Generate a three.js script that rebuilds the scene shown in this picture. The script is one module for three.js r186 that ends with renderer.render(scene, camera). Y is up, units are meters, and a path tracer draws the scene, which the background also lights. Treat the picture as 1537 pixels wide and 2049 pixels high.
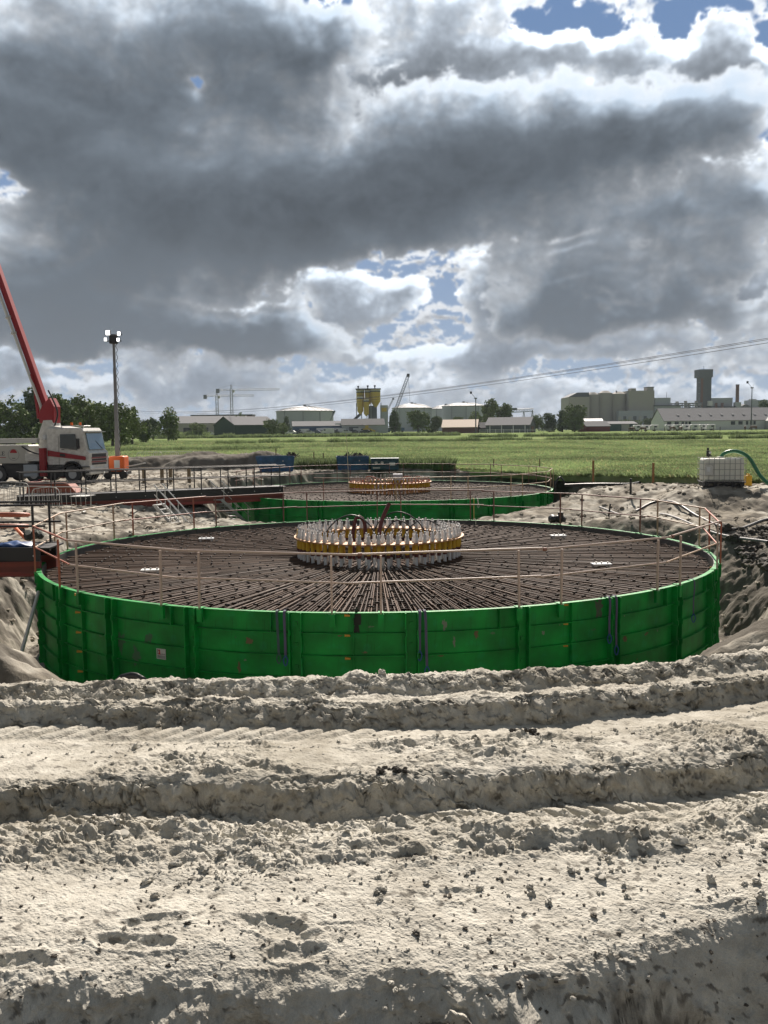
import * as THREE from 'three';
import { mergeGeometries, mergeVertices, toCreasedNormals } from 'three/addons/utils/BufferGeometryUtils.js';
import { RoundedBoxGeometry } from 'three/addons/geometries/RoundedBoxGeometry.js';
import { MarchingCubes } from 'three/addons/objects/MarchingCubes.js';

// ---------------------------------------------------------------- camera, sky, sun, exposure
const scene = new THREE.Scene();
const SKY = 0.66;
const EYE = 3.4, FOCAL = 1860, HORIZON = 860;              // metres above the formwork rim; photo pixels
const PITCH = Math.atan((1024.5 - HORIZON) / FOCAL);
const camera = new THREE.PerspectiveCamera(2 * Math.atan(1024.5 / FOCAL) * 180 / Math.PI, 1537 / 2049, 0.1, 6000);
camera.position.set(0, EYE, 0);
const ROLL = 0.62 * Math.PI / 180;                          // the phone was held a little askew
camera.rotation.set(-PITCH, 0, -ROLL);
scene.add(camera);
const renderer = new THREE.WebGLRenderer({ antialias: true });
renderer.toneMapping = THREE.LinearToneMapping;
renderer.toneMappingExposure = 1.72;
renderer.shadowMap.enabled = true;
const SUN_AZ = 7 * Math.PI / 180, SUN_EL = 41 * Math.PI / 180;   // ahead, a little to the right
const sun = new THREE.DirectionalLight(0xfff3e6, 5.0);
sun.position.set(Math.sin(SUN_AZ) * Math.cos(SUN_EL), Math.sin(SUN_EL), -Math.cos(SUN_AZ) * Math.cos(SUN_EL)).multiplyScalar(120).add(new THREE.Vector3(0, 0, -30));
sun.target.position.set(0, 0, -30);
sun.castShadow = true;
Object.assign(sun.shadow.camera, { left: -60, right: 60, top: 60, bottom: -60, near: 1, far: 400 });
sun.shadow.mapSize.set(4096, 4096);
sun.shadow.radius = 1;
scene.add(sun, sun.target);

// ---------------------------------------------------------------- numbers: seeded random, noise
function rng(seed) { let s = seed >>> 0; return () => { s = (s + 0x6D2B79F5) >>> 0; let t = s; t = Math.imul(t ^ (t >>> 15), t | 1); t ^= t + Math.imul(t ^ (t >>> 7), t | 61); return ((t ^ (t >>> 14)) >>> 0) / 4294967296; }; }
const PERM = new Uint8Array(512), GX = new Float32Array(256), GY = new Float32Array(256), RND = new Float32Array(256), RND2 = new Float32Array(256), RND3 = new Float32Array(256);
{ const r = rng(11); const p = [...Array(256).keys()]; for (let i = 255; i > 0; i--) { const j = Math.floor(r() * (i + 1)); [p[i], p[j]] = [p[j], p[i]]; } for (let i = 0; i < 512; i++) PERM[i] = p[i & 255];
  for (let i = 0; i < 256; i++) { const a = r() * 6.2832; GX[i] = Math.cos(a); GY[i] = Math.sin(a); RND[i] = r(); RND2[i] = r(); RND3[i] = r(); } }
function noise(x, y) {                                        // gradient noise, about -0.7..0.7
  const ix = Math.floor(x), iy = Math.floor(y), fx = x - ix, fy = y - iy, X = ix & 255, Y = iy & 255;
  const u = fx * fx * fx * (fx * (fx * 6 - 15) + 10), v = fy * fy * fy * (fy * (fy * 6 - 15) + 10);
  const a = PERM[PERM[X] + Y], b = PERM[PERM[(X + 1) & 255] + Y], c = PERM[PERM[X] + ((Y + 1) & 255)], d = PERM[PERM[(X + 1) & 255] + ((Y + 1) & 255)];
  const n0 = GX[a] * fx + GY[a] * fy, n1 = GX[b] * (fx - 1) + GY[b] * fy, n2 = GX[c] * fx + GY[c] * (fy - 1), n3 = GX[d] * (fx - 1) + GY[d] * (fy - 1);
  const p = n0 + (n1 - n0) * u, q = n2 + (n3 - n2) * u;
  return p + (q - p) * v;
}
function fbm(x, y, oct = 4, gain = 0.5, lac = 2.03) { let s = 0, a = 1; for (let i = 0; i < oct; i++) { s += a * noise(x, y); x = x * lac + 17.3; y = y * lac + 9.1; a *= gain; } return s; }
function billow(x, y, oct = 4, gain = 0.5) { let s = 0, a = 1; for (let i = 0; i < oct; i++) { s += a * (0.5 - Math.abs(noise(x, y)) * 1.6); x = x * 2.07 + 31.7; y = y * 2.07 + 4.9; a *= gain; } return s; }
function clods(x, y, fill = 0.6, power = 1) {                 // domes of random size in cells: crumbled soil; 0..1
  const ix = Math.floor(x), iy = Math.floor(y); let h = 0;
  for (let j = -1; j <= 1; j++) for (let i = -1; i <= 1; i++) {
    const k = PERM[PERM[(ix + i) & 255] + ((iy + j) & 255)]; if (RND3[k] > fill) continue;
    const dx = ix + i + RND[k] - x, dy = iy + j + RND2[k] - y, r = 0.28 + 0.5 * RND3[(k * 7 + 3) & 255];
    const q = 1 - (dx * dx + dy * dy) / (r * r); if (q > 0) { const e = r * Math.pow(q, 0.6 * power); if (e > h) h = e; }
  }
  return h;
}
function edges(x, y) {                                        // distance to the border between two cells: cracks
  const ix = Math.floor(x), iy = Math.floor(y); let a = 9, b = 9;
  for (let j = -1; j <= 1; j++) for (let i = -1; i <= 1; i++) { const k = PERM[PERM[(ix + i) & 255] + ((iy + j) & 255)], dx = ix + i + RND[k] - x, dy = iy + j + RND2[k] - y, d = dx * dx + dy * dy; if (d < a) { b = a; a = d; } else if (d < b) b = d; }
  return Math.sqrt(b) - Math.sqrt(a);
}
const clamp = (x, a = 0, b = 1) => Math.min(b, Math.max(a, x)), mix = (a, b, t) => a + (b - a) * t;
const smooth = (a, b, x) => { const t = clamp((x - a) / (b - a)); return t * t * (3 - 2 * t); };
const DEG = Math.PI / 180;
// a point of the place that the photo shows at (px, py), at a depth d in metres in front of the camera
function ray(px, py) { const a = (px - 768.5) / FOCAL, b = -(py - 1024.5) / FOCAL, u = a * Math.cos(ROLL) + b * Math.sin(ROLL), v = b * Math.cos(ROLL) - a * Math.sin(ROLL), c = Math.cos(PITCH), s = Math.sin(PITCH), f = c + v * s; return [u / f, (v * c - s) / f]; }
function at(px, py, d) { const [u, v] = ray(px, py); return new THREE.Vector3(u * d, EYE + v * d, -d); }
function hit(px, py, y) { const [u, v] = ray(px, py), d = (y - EYE) / v; return new THREE.Vector3(u * d, y, -d); }   // the same, where that line of sight meets a height y

// ---------------------------------------------------------------- sky: broken cumulus seen against the sun, computed
{
  const W = 4096, H = 2048, data = new Float32Array(W * H * 4);
  const mound = (x, y, list) => { let s = 0; for (const [cx, cy, rx, ry, w] of list) { const dx = (x - cx) / rx, dy = (y - cy) / ry, q = dx * dx + dy * dy; if (q < 4) s += w * Math.exp(-q * 1.4); } return s; };
  // cloud masses (centre, reach, weight) of the near deck and of the cumulus beyond it; around them broken cloud goes on
  const DECK = [[60, 330, 330, 150, 1.0], [420, 400, 330, 130, 1.15], [760, 390, 300, 130, 1.1], [1040, 340, 260, 125, 1.0], [1290, 300, 190, 85, 0.95], [1450, 310, 130, 70, .6], [640, 480, 320, 60, .5], [250, 560, 320, 110, 0.95], [520, 660, 230, 50, 0.8], [60, 620, 180, 90, 0.75], [180, 690, 160, 28, .5],
    [150, 190, 330, 120, 0.85], [520, 130, 240, 110, 0.95], [670, 100, 120, 80, .75], [300, 70, 380, 80, .32], [90, 50, 190, 60, .12], [1080, 260, 330, 80, .5], [790, 245, 110, 40, .35], [1270, 470, 240, 70, .45], [1080, 500, 160, 60, .4], [1180, 590, 190, 75, .62], [1400, 500, 220, 100, .62], [1480, 440, 150, 60, .3], [560, 235, 120, 50, .6], [330, 250, 200, 60, .3], [400, 670, 330, 55, .75], [120, 660, 200, 50, .4], [1080, 600, 150, 70, .6], [1250, 635, 240, 50, .75], [1450, 590, 180, 80, .6], [1400, 440, 200, 50, .3],
    [690, 250, 50, 20, -.25], [385, 188, 26, 18, -.6], [1140, 500, 70, 12, -.5], [1258, 517, 22, 12, -.5], [1240, 592, 60, 10, -.4], [1480, 585, 80, 14, -.6], [1400, 440, 40, 26, -.35], [1520, 330, 40, 20, -.4], [60, 70, 80, 26, -.4], [340, 20, 160, 22, -.4], [600, 15, 140, 24, -.3], [14, 400, 34, 46, -1.3], [1130, 90, 110, 34, -1.0], [1350, 120, 190, 70, -0.9], [1500, 190, 120, 60, -.8], [450, 612, 150, 16, -.42], [340, 640, 130, 20, -.2], [830, 600, 120, 110, -1.0], [175, 740, 60, 30, -.6]];
  const LOW = [[730, 590, 150, 60, .85], [640, 560, 90, 45, .5], [820, 590, 70, 35, .6], [560, 650, 180, 40, .7], [700, 690, 200, 24, .6], [1010, 590, 130, 90, 0.9], [1180, 580, 200, 110, 1.2], [1400, 500, 240, 130, 1.1], [1480, 610, 160, 60, .8], [1240, 690, 260, 30, .5], [980, 700, 130, 40, 0.8], [880, 730, 200, 34, .6], [1450, 720, 200, 30, .5], [60, 730, 130, 40, .9], [240, 770, 200, 26, .7], [420, 745, 180, 24, .8], [620, 780, 400, 30, .4], [1200, 790, 500, 40, .38], [500, 830, 900, 30, .4], [1200, 835, 600, 30, .4],
    [1150, 155, 190, 60, 1.05], [950, 165, 180, 70, 1.05], [1330, 200, 150, 60, 1.0], [1450, 230, 110, 60, 1.2], [1440, 40, 220, 70, .8], [1180, 10, 330, 50, .65], [880, 70, 160, 80, .55], [800, 190, 140, 70, .9], [400, 60, 500, 160, .5], [100, 250, 300, 200, .7], [720, 240, 160, 60, .9], [420, 640, 220, 45, .9], [300, 700, 260, 40, .6], [1300, 420, 300, 80, .8],
    [1130, 100, 100, 24, -1.5], [1330, 140, 50, 30, -1.3], [1385, 105, 60, 26, -1.2], [1520, 185, 40, 40, -1.3], [830, 550, 100, 30, -1.1], [895, 610, 38, 70, -1.7], [805, 680, 50, 20, -1.2], [175, 745, 50, 26, -1.6]];
  // where the deck is thinner and lets more light through
  const THIN = [[330, 340, 260, 60, .9], [560, 330, 160, 60, .5], [120, 260, 240, 40, .8], [60, 120, 200, 50, .9], [330, 130, 160, 40, .5], [250, 30, 380, 45, 1.3], [700, 200, 90, 50, .6], [1080, 290, 110, 60, .35], [60, 470, 140, 50, .6], [430, 590, 240, 30, .4], [1420, 500, 200, 60, .5], [1280, 440, 140, 40, .5], [1180, 640, 160, 40, .35], [560, 660, 160, 20, .3], [40, 700, 140, 40, .6], [820, 470, 200, 30, .15]];
  const sdx = Math.sin(SUN_AZ) * Math.cos(SUN_EL), sdy = Math.sin(SUN_EL), sdz = -Math.cos(SUN_AZ) * Math.cos(SUN_EL);
  const S = 1 / 170, out = [0, 0, 0, 0, 0, 0];
  function cloud(X, Y, gen, inside, oct) {
    const nx = X * S, ny = Y * S * 1.3;
    const w1 = fbm(nx * .9 + 5, ny * .9, oct, .55), w2 = fbm(nx * .9 + 55, ny * .9 + 21, oct, .55);
    const puff = billow(nx * 1.5 + w1 * .35, ny * 1.5 + w2 * .35, oct + 1, .6), curl = billow(nx * 5.1 + w2 * .5, ny * 5.1 + w1 * .5, Math.max(2, oct - 1), .6), wisp = fbm(nx * 2.3 + w2, ny * 2.3 + w1, oct, .56);
    out[0] = mix(0.72 + gen, inside > 0 ? mound(X + w1 * 70, Y + w2 * 55, DECK) : 0, inside) + (puff - .42) * .30 + (curl - .45) * .10 + wisp * .22;
    out[1] = mix(0.5 - gen, inside > 0 ? mound(X + w1 * 46, Y + w2 * 42, LOW) : 0, inside) + (puff - .42) * .62 + (curl - .45) * .24 + wisp * .14;
    // small fair-weather puffs low over the plain
    const px = X / 62, py = Y / 34; out[5] = oct > 2 ? billow(px + w1 * .6, py + w2 * .6, oct, .58) - .62 + .5 * fbm(px * .35 + 9, py * .5, 2) : 0;
    out[2] = puff + .35 * (curl - .45); out[3] = w1; out[4] = w2;
  }
  for (let row = 0; row < H; row++) {
    const el = ((row + 0.5) / H - 0.5) * Math.PI, se = Math.sin(el), ce = Math.cos(el);
    for (let col = 0; col < W; col++) {
      const o = (row * W + col) * 4; data[o + 3] = 1;
      if (el < 0) { data[o] = 0.16; data[o + 1] = 0.15; data[o + 2] = 0.125; continue; }
      const round = ((col + 0.5) / W - 0.5) * 2 * Math.PI, dx = Math.cos(round) * ce, dz = Math.sin(round) * ce;
      const az = Math.atan2(dx, -dz), cs = dx * sdx + se * sdy + dz * sdz;
      const X = 768.5 + FOCAL * az * 1.03, Y = HORIZON - FOCAL * el * 1.04, A = Math.abs(X - 768);
      const inside = smooth(1500, 900, A) * smooth(-1300, -250, Y), detail = A < 900 && Y > -150;
      const k = 1 / (se + 0.13), gen = fbm(dx * k * 1.1 + 8, dz * k * 1.1 + 2, 4) * 1.3;
      cloud(X, Y, gen, inside, detail ? 6 : 3);
      const deck = out[0], low = out[1], puff = out[2], w1 = out[3], w2 = out[4], small = out[5];
      let du = deck, lu = low, su = small;
      if (detail) { cloud(X + 5, Y - 20, gen, inside, 4); du = out[0]; lu = out[1]; su = out[5]; cloud(X + 18, Y - 80, gen, inside, 2); du = du * .6 + out[0] * .4; lu = lu * .7 + out[1] * .3; }
      // air
      const hz = Math.exp(-se * 5.5);
      let r = mix(.12, .42, hz), g = mix(.215, .52, hz), b = mix(.41, .64, hz);
      const glow = 0.6 + 1.1 * Math.pow(clamp(cs), 4);
      // small puffs beyond everything
      const sp = clamp(small + .12, 0, 2) * smooth(0, .02, se) * smooth(.34, .16, se), as = smooth(0, .22, sp), lits = .20 + glow * (.30 * Math.exp(-sp * 2) + .38 * Math.exp(-clamp(su + .15, 0, 2) * 4));
      r = mix(r, lits * .97, as); g = mix(g, lits, as); b = mix(b, lits * 1.04, as);
      // cumulus beyond the deck: thin edges let the sun through, sides to the sun are white, thick bodies turn grey
      const tl = clamp(low - .22, 0, 3), sl = clamp(lu - .2, 0, 3), al = smooth(0, .22, tl);
      const litl = .075 + .05 * glow * glow + glow * (.34 * Math.exp(-tl * 2.1) + .72 * Math.exp(-sl * 3.0)) + .13 * (puff - .45);
      const dl = clamp(tl * 1.3); r = mix(r, litl * mix(.97, .87, dl), al); g = mix(g, litl * mix(1, .985, dl), al); b = mix(b, litl * mix(1.03, 1.13, dl), al);
      const hazy = Math.exp(-se * 11) * .62; r = mix(r, .30, hazy); g = mix(g, .35, hazy); b = mix(b, .43, hazy);
      // near deck, darker
      const thin = inside > 0 ? mound(X + w1 * 60, Y + w2 * 50, THIN) * inside : 0;
      const td = clamp(deck - .34, 0, 3), sd = clamp(du - .3, 0, 3), ad = smooth(0, .26, td);
      const litd = .056 + .060 * thin * (.7 + .6 * w1) + glow * (.22 * Math.exp(-td * 3.0) + .44 * Math.exp(-sd * 3.4)) + .032 * (puff - .45) + .055 * Math.exp(-td * .9) + .015 * w2;
      const far = Math.exp(-se * 8) * .075;
      const dim = clamp(td * 1.2), veil = smooth(.23, .15, se) * .06 * smooth(.16, .06, litd);
      r = mix(r, litd * mix(.96, .84, dim) + far + veil * .9, ad); g = mix(g, litd + far * 1.08 + veil, ad); b = mix(b, litd * mix(1.05, 1.19, dim) + far * 1.2 + veil * 1.12, ad);
      data[o] = r * SKY; data[o + 1] = g * SKY; data[o + 2] = b * SKY;
    }
  }
  if (globalThis.SKYLOG) { const v = []; for (let row = Math.round(H * (.5 + 10 / 180)); row < H * (.5 + 20 / 180); row += 4) for (let col = 0; col < W; col += 16) v.push(data[(row * W + col) * 4 + 1]); v.sort((a, b) => a - b); console.log('median', v[v.length >> 1], 'p10', v[v.length / 10 | 0]); }
  const sky = new THREE.DataTexture(data, W, H, THREE.RGBAFormat, THREE.FloatType);
  sky.mapping = THREE.EquirectangularReflectionMapping; sky.magFilter = THREE.LinearFilter; sky.needsUpdate = true;
  scene.background = sky; scene.environment = sky;
}

// ---------------------------------------------------------------- helpers: things, parts, geometry
const V = (x, y, z) => new THREE.Vector3(x, y, z), taken = new Map();
function numbered(name) { const n = taken.get(name) ?? 0; taken.set(name, n + 1); return n ? name + '_' + String(n).padStart(3, '0') : name; }
function tag(o, label, category, group, kind) { if (label) o.userData.label = label; if (category) o.userData.category = category; if (group) o.userData.group = group; if (kind) o.userData.kind = kind; return o; }
function thing(name, label, category, group, pos, turn = 0) { const g = new THREE.Group(); g.name = numbered(name); scene.add(g); if (pos) g.position.copy(pos); g.rotation.y = turn; return tag(g, label, category, group); }
function part(parent, name, geo, mat, label) { const m = new THREE.Mesh(Array.isArray(geo) ? merge(geo) : geo, mat); m.name = name; parent.add(m); if (label) m.userData.label = label; return m; }
function solo(name, geo, mat, label, category, group) { const m = part(scene, numbered(name), geo, mat); return tag(m, label, category, group); }
function setting(name, geo, mat, kind = 'structure') { const m = part(scene, numbered(name), geo, mat); m.userData.kind = kind; return m; }
function merge(list) { list = list.flat(9); if (list.length === 1) return list[0]; const idx = list.every((g) => g.index); return mergeGeometries(idx ? list : list.map((g) => g.index ? g.toNonIndexed() : g)); }
function box(w, h, d, x = 0, y = 0, z = 0, ry = 0, rx = 0, rz = 0) { const g = new THREE.BoxGeometry(w, h, d); if (rx) g.rotateX(rx); if (rz) g.rotateZ(rz); if (ry) g.rotateY(ry); return g.translate(x, y, z); }
function rbox(w, h, d, x, y, z, r = 0.02, ry = 0) { const g = new RoundedBoxGeometry(w, h, d, 2, Math.min(r, w / 2.01, h / 2.01, d / 2.01)); if (ry) g.rotateY(ry); return g.translate(x, y, z); }
const UPV = V(0, 1, 0);
function rod(a, b, r = 0.03, n = 7, r2 = r) { const d = b.clone().sub(a), L = d.length(), g = new THREE.CylinderGeometry(r2, r, L, n); g.applyQuaternion(new THREE.Quaternion().setFromUnitVectors(UPV, d.divideScalar(L))); const m = a.clone().add(b).multiplyScalar(.5); return g.translate(m.x, m.y, m.z); }
function bar(a, b, w, h) { const d = b.clone().sub(a), L = d.length(), g = new THREE.BoxGeometry(w, h, L), f = d.divideScalar(L), m = new THREE.Matrix4(), right = V(0, 1, 0).cross(f); if (right.lengthSq() < 1e-6) right.set(1, 0, 0); right.normalize(); m.makeBasis(right, f.clone().cross(right), f); g.applyMatrix4(m); const c = a.clone().add(b).multiplyScalar(.5); return g.translate(c.x, c.y, c.z); }
function tube(pts, r, seg = 24, n = 7, closed = false) { return new THREE.TubeGeometry(new THREE.CatmullRomCurve3(pts, closed, 'centripetal'), seg, r, n, closed); }
function cyl(r0, r1, h, x, y, z, n = 20) { return new THREE.CylinderGeometry(r1, r0, h, n).translate(x, y, z); }
function prism(pts, depth, bevel = 0) { const s = new THREE.Shape(pts.map(([x, y]) => new THREE.Vector2(x, y))); return new THREE.ExtrudeGeometry(s, { depth, bevelEnabled: bevel > 0, bevelSize: bevel, bevelThickness: bevel, bevelSegments: 1, steps: 1 }); }
function std(r, g, b, roughness = 0.8, more = {}) { const m = new THREE.MeshStandardMaterial({ roughness, ...more }); m.color.setRGB(r, g, b); return m; }
function tex(n, f, srgb = false, rep = 1) { const d = new Uint8Array(n * n * 4); for (let y = 0; y < n; y++) for (let x = 0; x < n; x++) { const v = f(x / n, y / n), o = (y * n + x) * 4; if (v.length) { d[o] = v[0] * 255; d[o + 1] = v[1] * 255; d[o + 2] = v[2] * 255; } else d[o] = d[o + 1] = d[o + 2] = clamp(v) * 255; d[o + 3] = 255; } const t = new THREE.DataTexture(d, n, n); t.wrapS = t.wrapT = THREE.RepeatWrapping; t.magFilter = THREE.LinearFilter; t.minFilter = THREE.LinearMipmapLinearFilter; t.generateMipmaps = true; if (srgb) t.colorSpace = THREE.SRGBColorSpace; t.repeat.set(rep, rep); t.needsUpdate = true; return t; }
// noise that tiles over 0..1 with n cells
function tile(x, y, n, seed = 0) { x *= n; y *= n; const ix = Math.floor(x), iy = Math.floor(y), fx = x - ix, fy = y - iy, u = fx * fx * (3 - 2 * fx), v = fy * fy * (3 - 2 * fy), h = (i, j) => RND[PERM[PERM[(((ix + i) % n) + n + seed) % n & 255] + ((((iy + j) % n) + n) % n & 255)]]; const hh = (i, j) => RND[PERM[(PERM[((ix + i) % n) & 255] + (((iy + j) % n) & 255) + seed) & 255]]; return mix(mix(hh(0, 0), hh(1, 0), u), mix(hh(0, 1), hh(1, 1), u), v); }
function tileFbm(x, y, n, oct, seed = 0) { let s = 0, a = .5; for (let i = 0; i < oct; i++) { s += a * tile(x, y, n, seed + i * 13); n *= 2; a *= .5; } return s; }

// ---------------------------------------------------------------- the lie of the land (x to the right, d away from the camera)
const RING = [{ x: -0.17, d: 26.2 }, { x: 0.5, d: 53.4 }], R = 9, WALL = 2.6;
const PROFILE = [[-80, .3], [-8, .1], [2, -.1], [3.2, -.15], [3.55, .2], [3.8, .56], [3.93, .77], [4.0, .865], [4.08, .925], [4.2, .955], [4.4, .98], [4.7, 1.0], [4.99, 1.02], [5.15, 1.06], [5.35, 1.03], [5.62, .92], [5.8, .90], [5.85, .98], [5.89, 1.1], [5.97, 1.13], [6.4, 1.12], [6.8, 1.08], [7.04, 1.01], [7.36, .99], [7.40, 1.06], [7.46, 1.155], [7.55, 1.17], [7.75, 1.09], [8.0, 1.07], [8.07, 1.13], [8.15, 1.18], [8.3, 1.17], [8.7, .95], [9.6, .35], [11.5, -.9], [13.5, -2.2], [14.6, -2.6], [16, -2.6]];
function bank(d) { let i = 1; while (i < PROFILE.length - 1 && PROFILE[i][0] < d) i++; const [a, p] = PROFILE[i - 1], [b, q] = PROFILE[i]; return mix(p, q, clamp((d - a) / (b - a))); }
const CURVE = (x) => 0.075 * Math.pow(Math.max(0, x - .3), 1.75) * 1.15 + 0.012 * x;
const LEVEL = [[-14, 20, -.2], [-11.6, 23, -.35], [-12, 30, -.2], [-10, 37.5, -.35], [-16, 38, .3], [-22, 30, .3], [-24, 50, .42], [-15, 47, .2], [-12, 52, .4], [-12, 60, .5], [-3, 68, .62], [5, 66, .65], [12, 62, .5], [12, 50, .28], [14, 45, .6], [9, 40, -.6], [3, 39, -.9], [-3, 40, -.95], [-7.5, 42, -.9], [13.6, 38, .95], [18, 38, 1.0], [12, 33.5, .05], [11.8, 29, -.35], [15, 28, 0], [14, 20, -.2], [20, 30, .5], [22, 50, .95], [30, 45, .95], [0, 75, .8], [-30, 70, .5], [-20, 95, .6], [30, 75, .9], [40, 20, .6], [-40, 20, .4], [-12, 12, .5], [12, 12, .5], [-50, 0, .3], [50, 0, .3], [0, -40, .3]];
function level(x, d) { let s = 0, w = 0; for (const [a, b, y] of LEVEL) { const q = 1 / Math.pow((x - a) ** 2 + (d - b) ** 2 + .6, 1.7); s += q * y; w += q; } return s / w; }
const MOUND = [[-12, 71.5, 4.6, 2.2, 1.1], [-17, 75, 5, 2.5, 1.0], [-8.2, 70, 1.8, 1.5, .3]];
function land(x, d) {
  let y = level(x, d);
  const n = fbm(x * .55, d * .55, 4);
  for (const [a, b, rx, rd, h] of MOUND) { const q = ((x - a) / rx) ** 2 + ((d - b) / rd) ** 2; if (q < 3) y += h * Math.exp(-q * q * q * .8) * (1 + .12 * n); }
  RING.forEach((c, i) => { const r = Math.hypot(x - c.x, d - c.d) + n * .5 - (i ? .2 : 0), floor = i ? -2.1 : -2.6, foot = 10.0, top = i ? 11.6 : 12.3; if (r < top) { const t = clamp((r - foot) / (top - foot)); y = Math.min(y, mix(floor, Math.max(y, floor), t * (2 - t) * .4 + t * .6)); } });
  if (d < 17) y = Math.abs(x) < 60 ? mix(y, bank(d - CURVE(x)), smooth(17, 13.5, d)) : y;
  return y;
}
// the meadow begins where the site ends; a polyline in (x, d)
const EDGE = [[-200, 118], [-60, 112], [-25, 104], [-13, 84], [-6, 67.5], [0, 66], [5.2, 64.5], [9.5, 57.5], [13, 49.5], [16.8, 41.5], [24, 34], [36, 26], [60, 14], [200, -60]];
function edgeD(x) { let i = 1; while (i < EDGE.length - 1 && EDGE[i][0] < x) i++; const [a, p] = EDGE[i - 1], [b, q] = EDGE[i]; return mix(p, q, clamp((x - a) / (b - a))) + fbm(x * .4, 3, 3) * 1.0; }
const fieldEdge = (x, d) => d - edgeD(x);
const fieldY = (x, d) => .62 + .35 * smooth(9, 16, x) * smooth(75, 50, d) + 1.36 * smooth(62, 330, d) + .05 * fbm(x * .12, d * .12, 3);
// one coarse-to-fine sheet for the whole site
function spaced(list) { const out = []; for (const [a, b, s] of list) for (let v = a; v < b - s * .3; v += s) out.push(v); out.push(list[list.length - 1][1]); return out; }
function sheet(xs, ds, f, color, uvScale = 1) {
  const nx = xs.length, nd = ds.length, pos = new Float32Array(nx * nd * 3), uv = new Float32Array(nx * nd * 2), col = color ? new Float32Array(nx * nd * 3) : null, idx = [];
  for (let j = 0, o = 0; j < nd; j++) for (let i = 0; i < nx; i++, o++) { const x = typeof xs[i] === 'function' ? xs[i](ds[j]) : xs[i], d = ds[j], y = f(x, d); pos[o * 3] = x; pos[o * 3 + 1] = y; pos[o * 3 + 2] = -d; uv[o * 2] = x * uvScale; uv[o * 2 + 1] = d * uvScale; if (col) { const c = color(x, d, y); col[o * 3] = c[0]; col[o * 3 + 1] = c[1]; col[o * 3 + 2] = c[2]; } }
  for (let j = 0; j < nd - 1; j++) for (let i = 0; i < nx - 1; i++) { const a = j * nx + i; idx.push(a, a + 1, a + nx, a + 1, a + nx + 1, a + nx); }
  const g = new THREE.BufferGeometry(); g.setAttribute('position', new THREE.BufferAttribute(pos, 3)); g.setAttribute('uv', new THREE.BufferAttribute(uv, 2)); if (col) g.setAttribute('color', new THREE.BufferAttribute(col, 3)); g.setIndex(idx); g.computeVertexNormals(); return g;
}
const grainBump = tex(512, (x, y) => .45 * tileFbm(x, y, 16, 5) + .55 * tileFbm(x, y, 64, 3, 5));
const grainMap = tex(512, (x, y) => { const a = tileFbm(x, y, 8, 6, 3), b = tile(x, y, 256, 9), v = .80 + .22 * a + .10 * (b - .5); return [v, v * (.995 + .01 * a), v * (.985 + .02 * a)].map((q) => clamp(q)); }, true);
const sandMat = new THREE.MeshPhysicalMaterial({ specularIntensity: .15, vertexColors: true, roughness: .95, map: grainMap, bumpMap: grainBump, bumpScale: .013 });
const soilMat = new THREE.MeshPhysicalMaterial({ specularIntensity: .2, vertexColors: true, roughness: .95, map: grainMap, bumpMap: grainBump, bumpScale: .02 });
const dry = [.555, .532, .472], damp = [.37, .345, .29], mud = [.115, .105, .09], peat = [.045, .04, .034];
const blend = (a, b, t) => [mix(a[0], b[0], t), mix(a[1], b[1], t), mix(a[2], b[2], t)];
function lumps(x, d) { return clods(x * 1.6, d * 1.6, .5) * .10 + clods(x * 4.1 + 7, d * 4.1, .5) * .05; }
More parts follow.
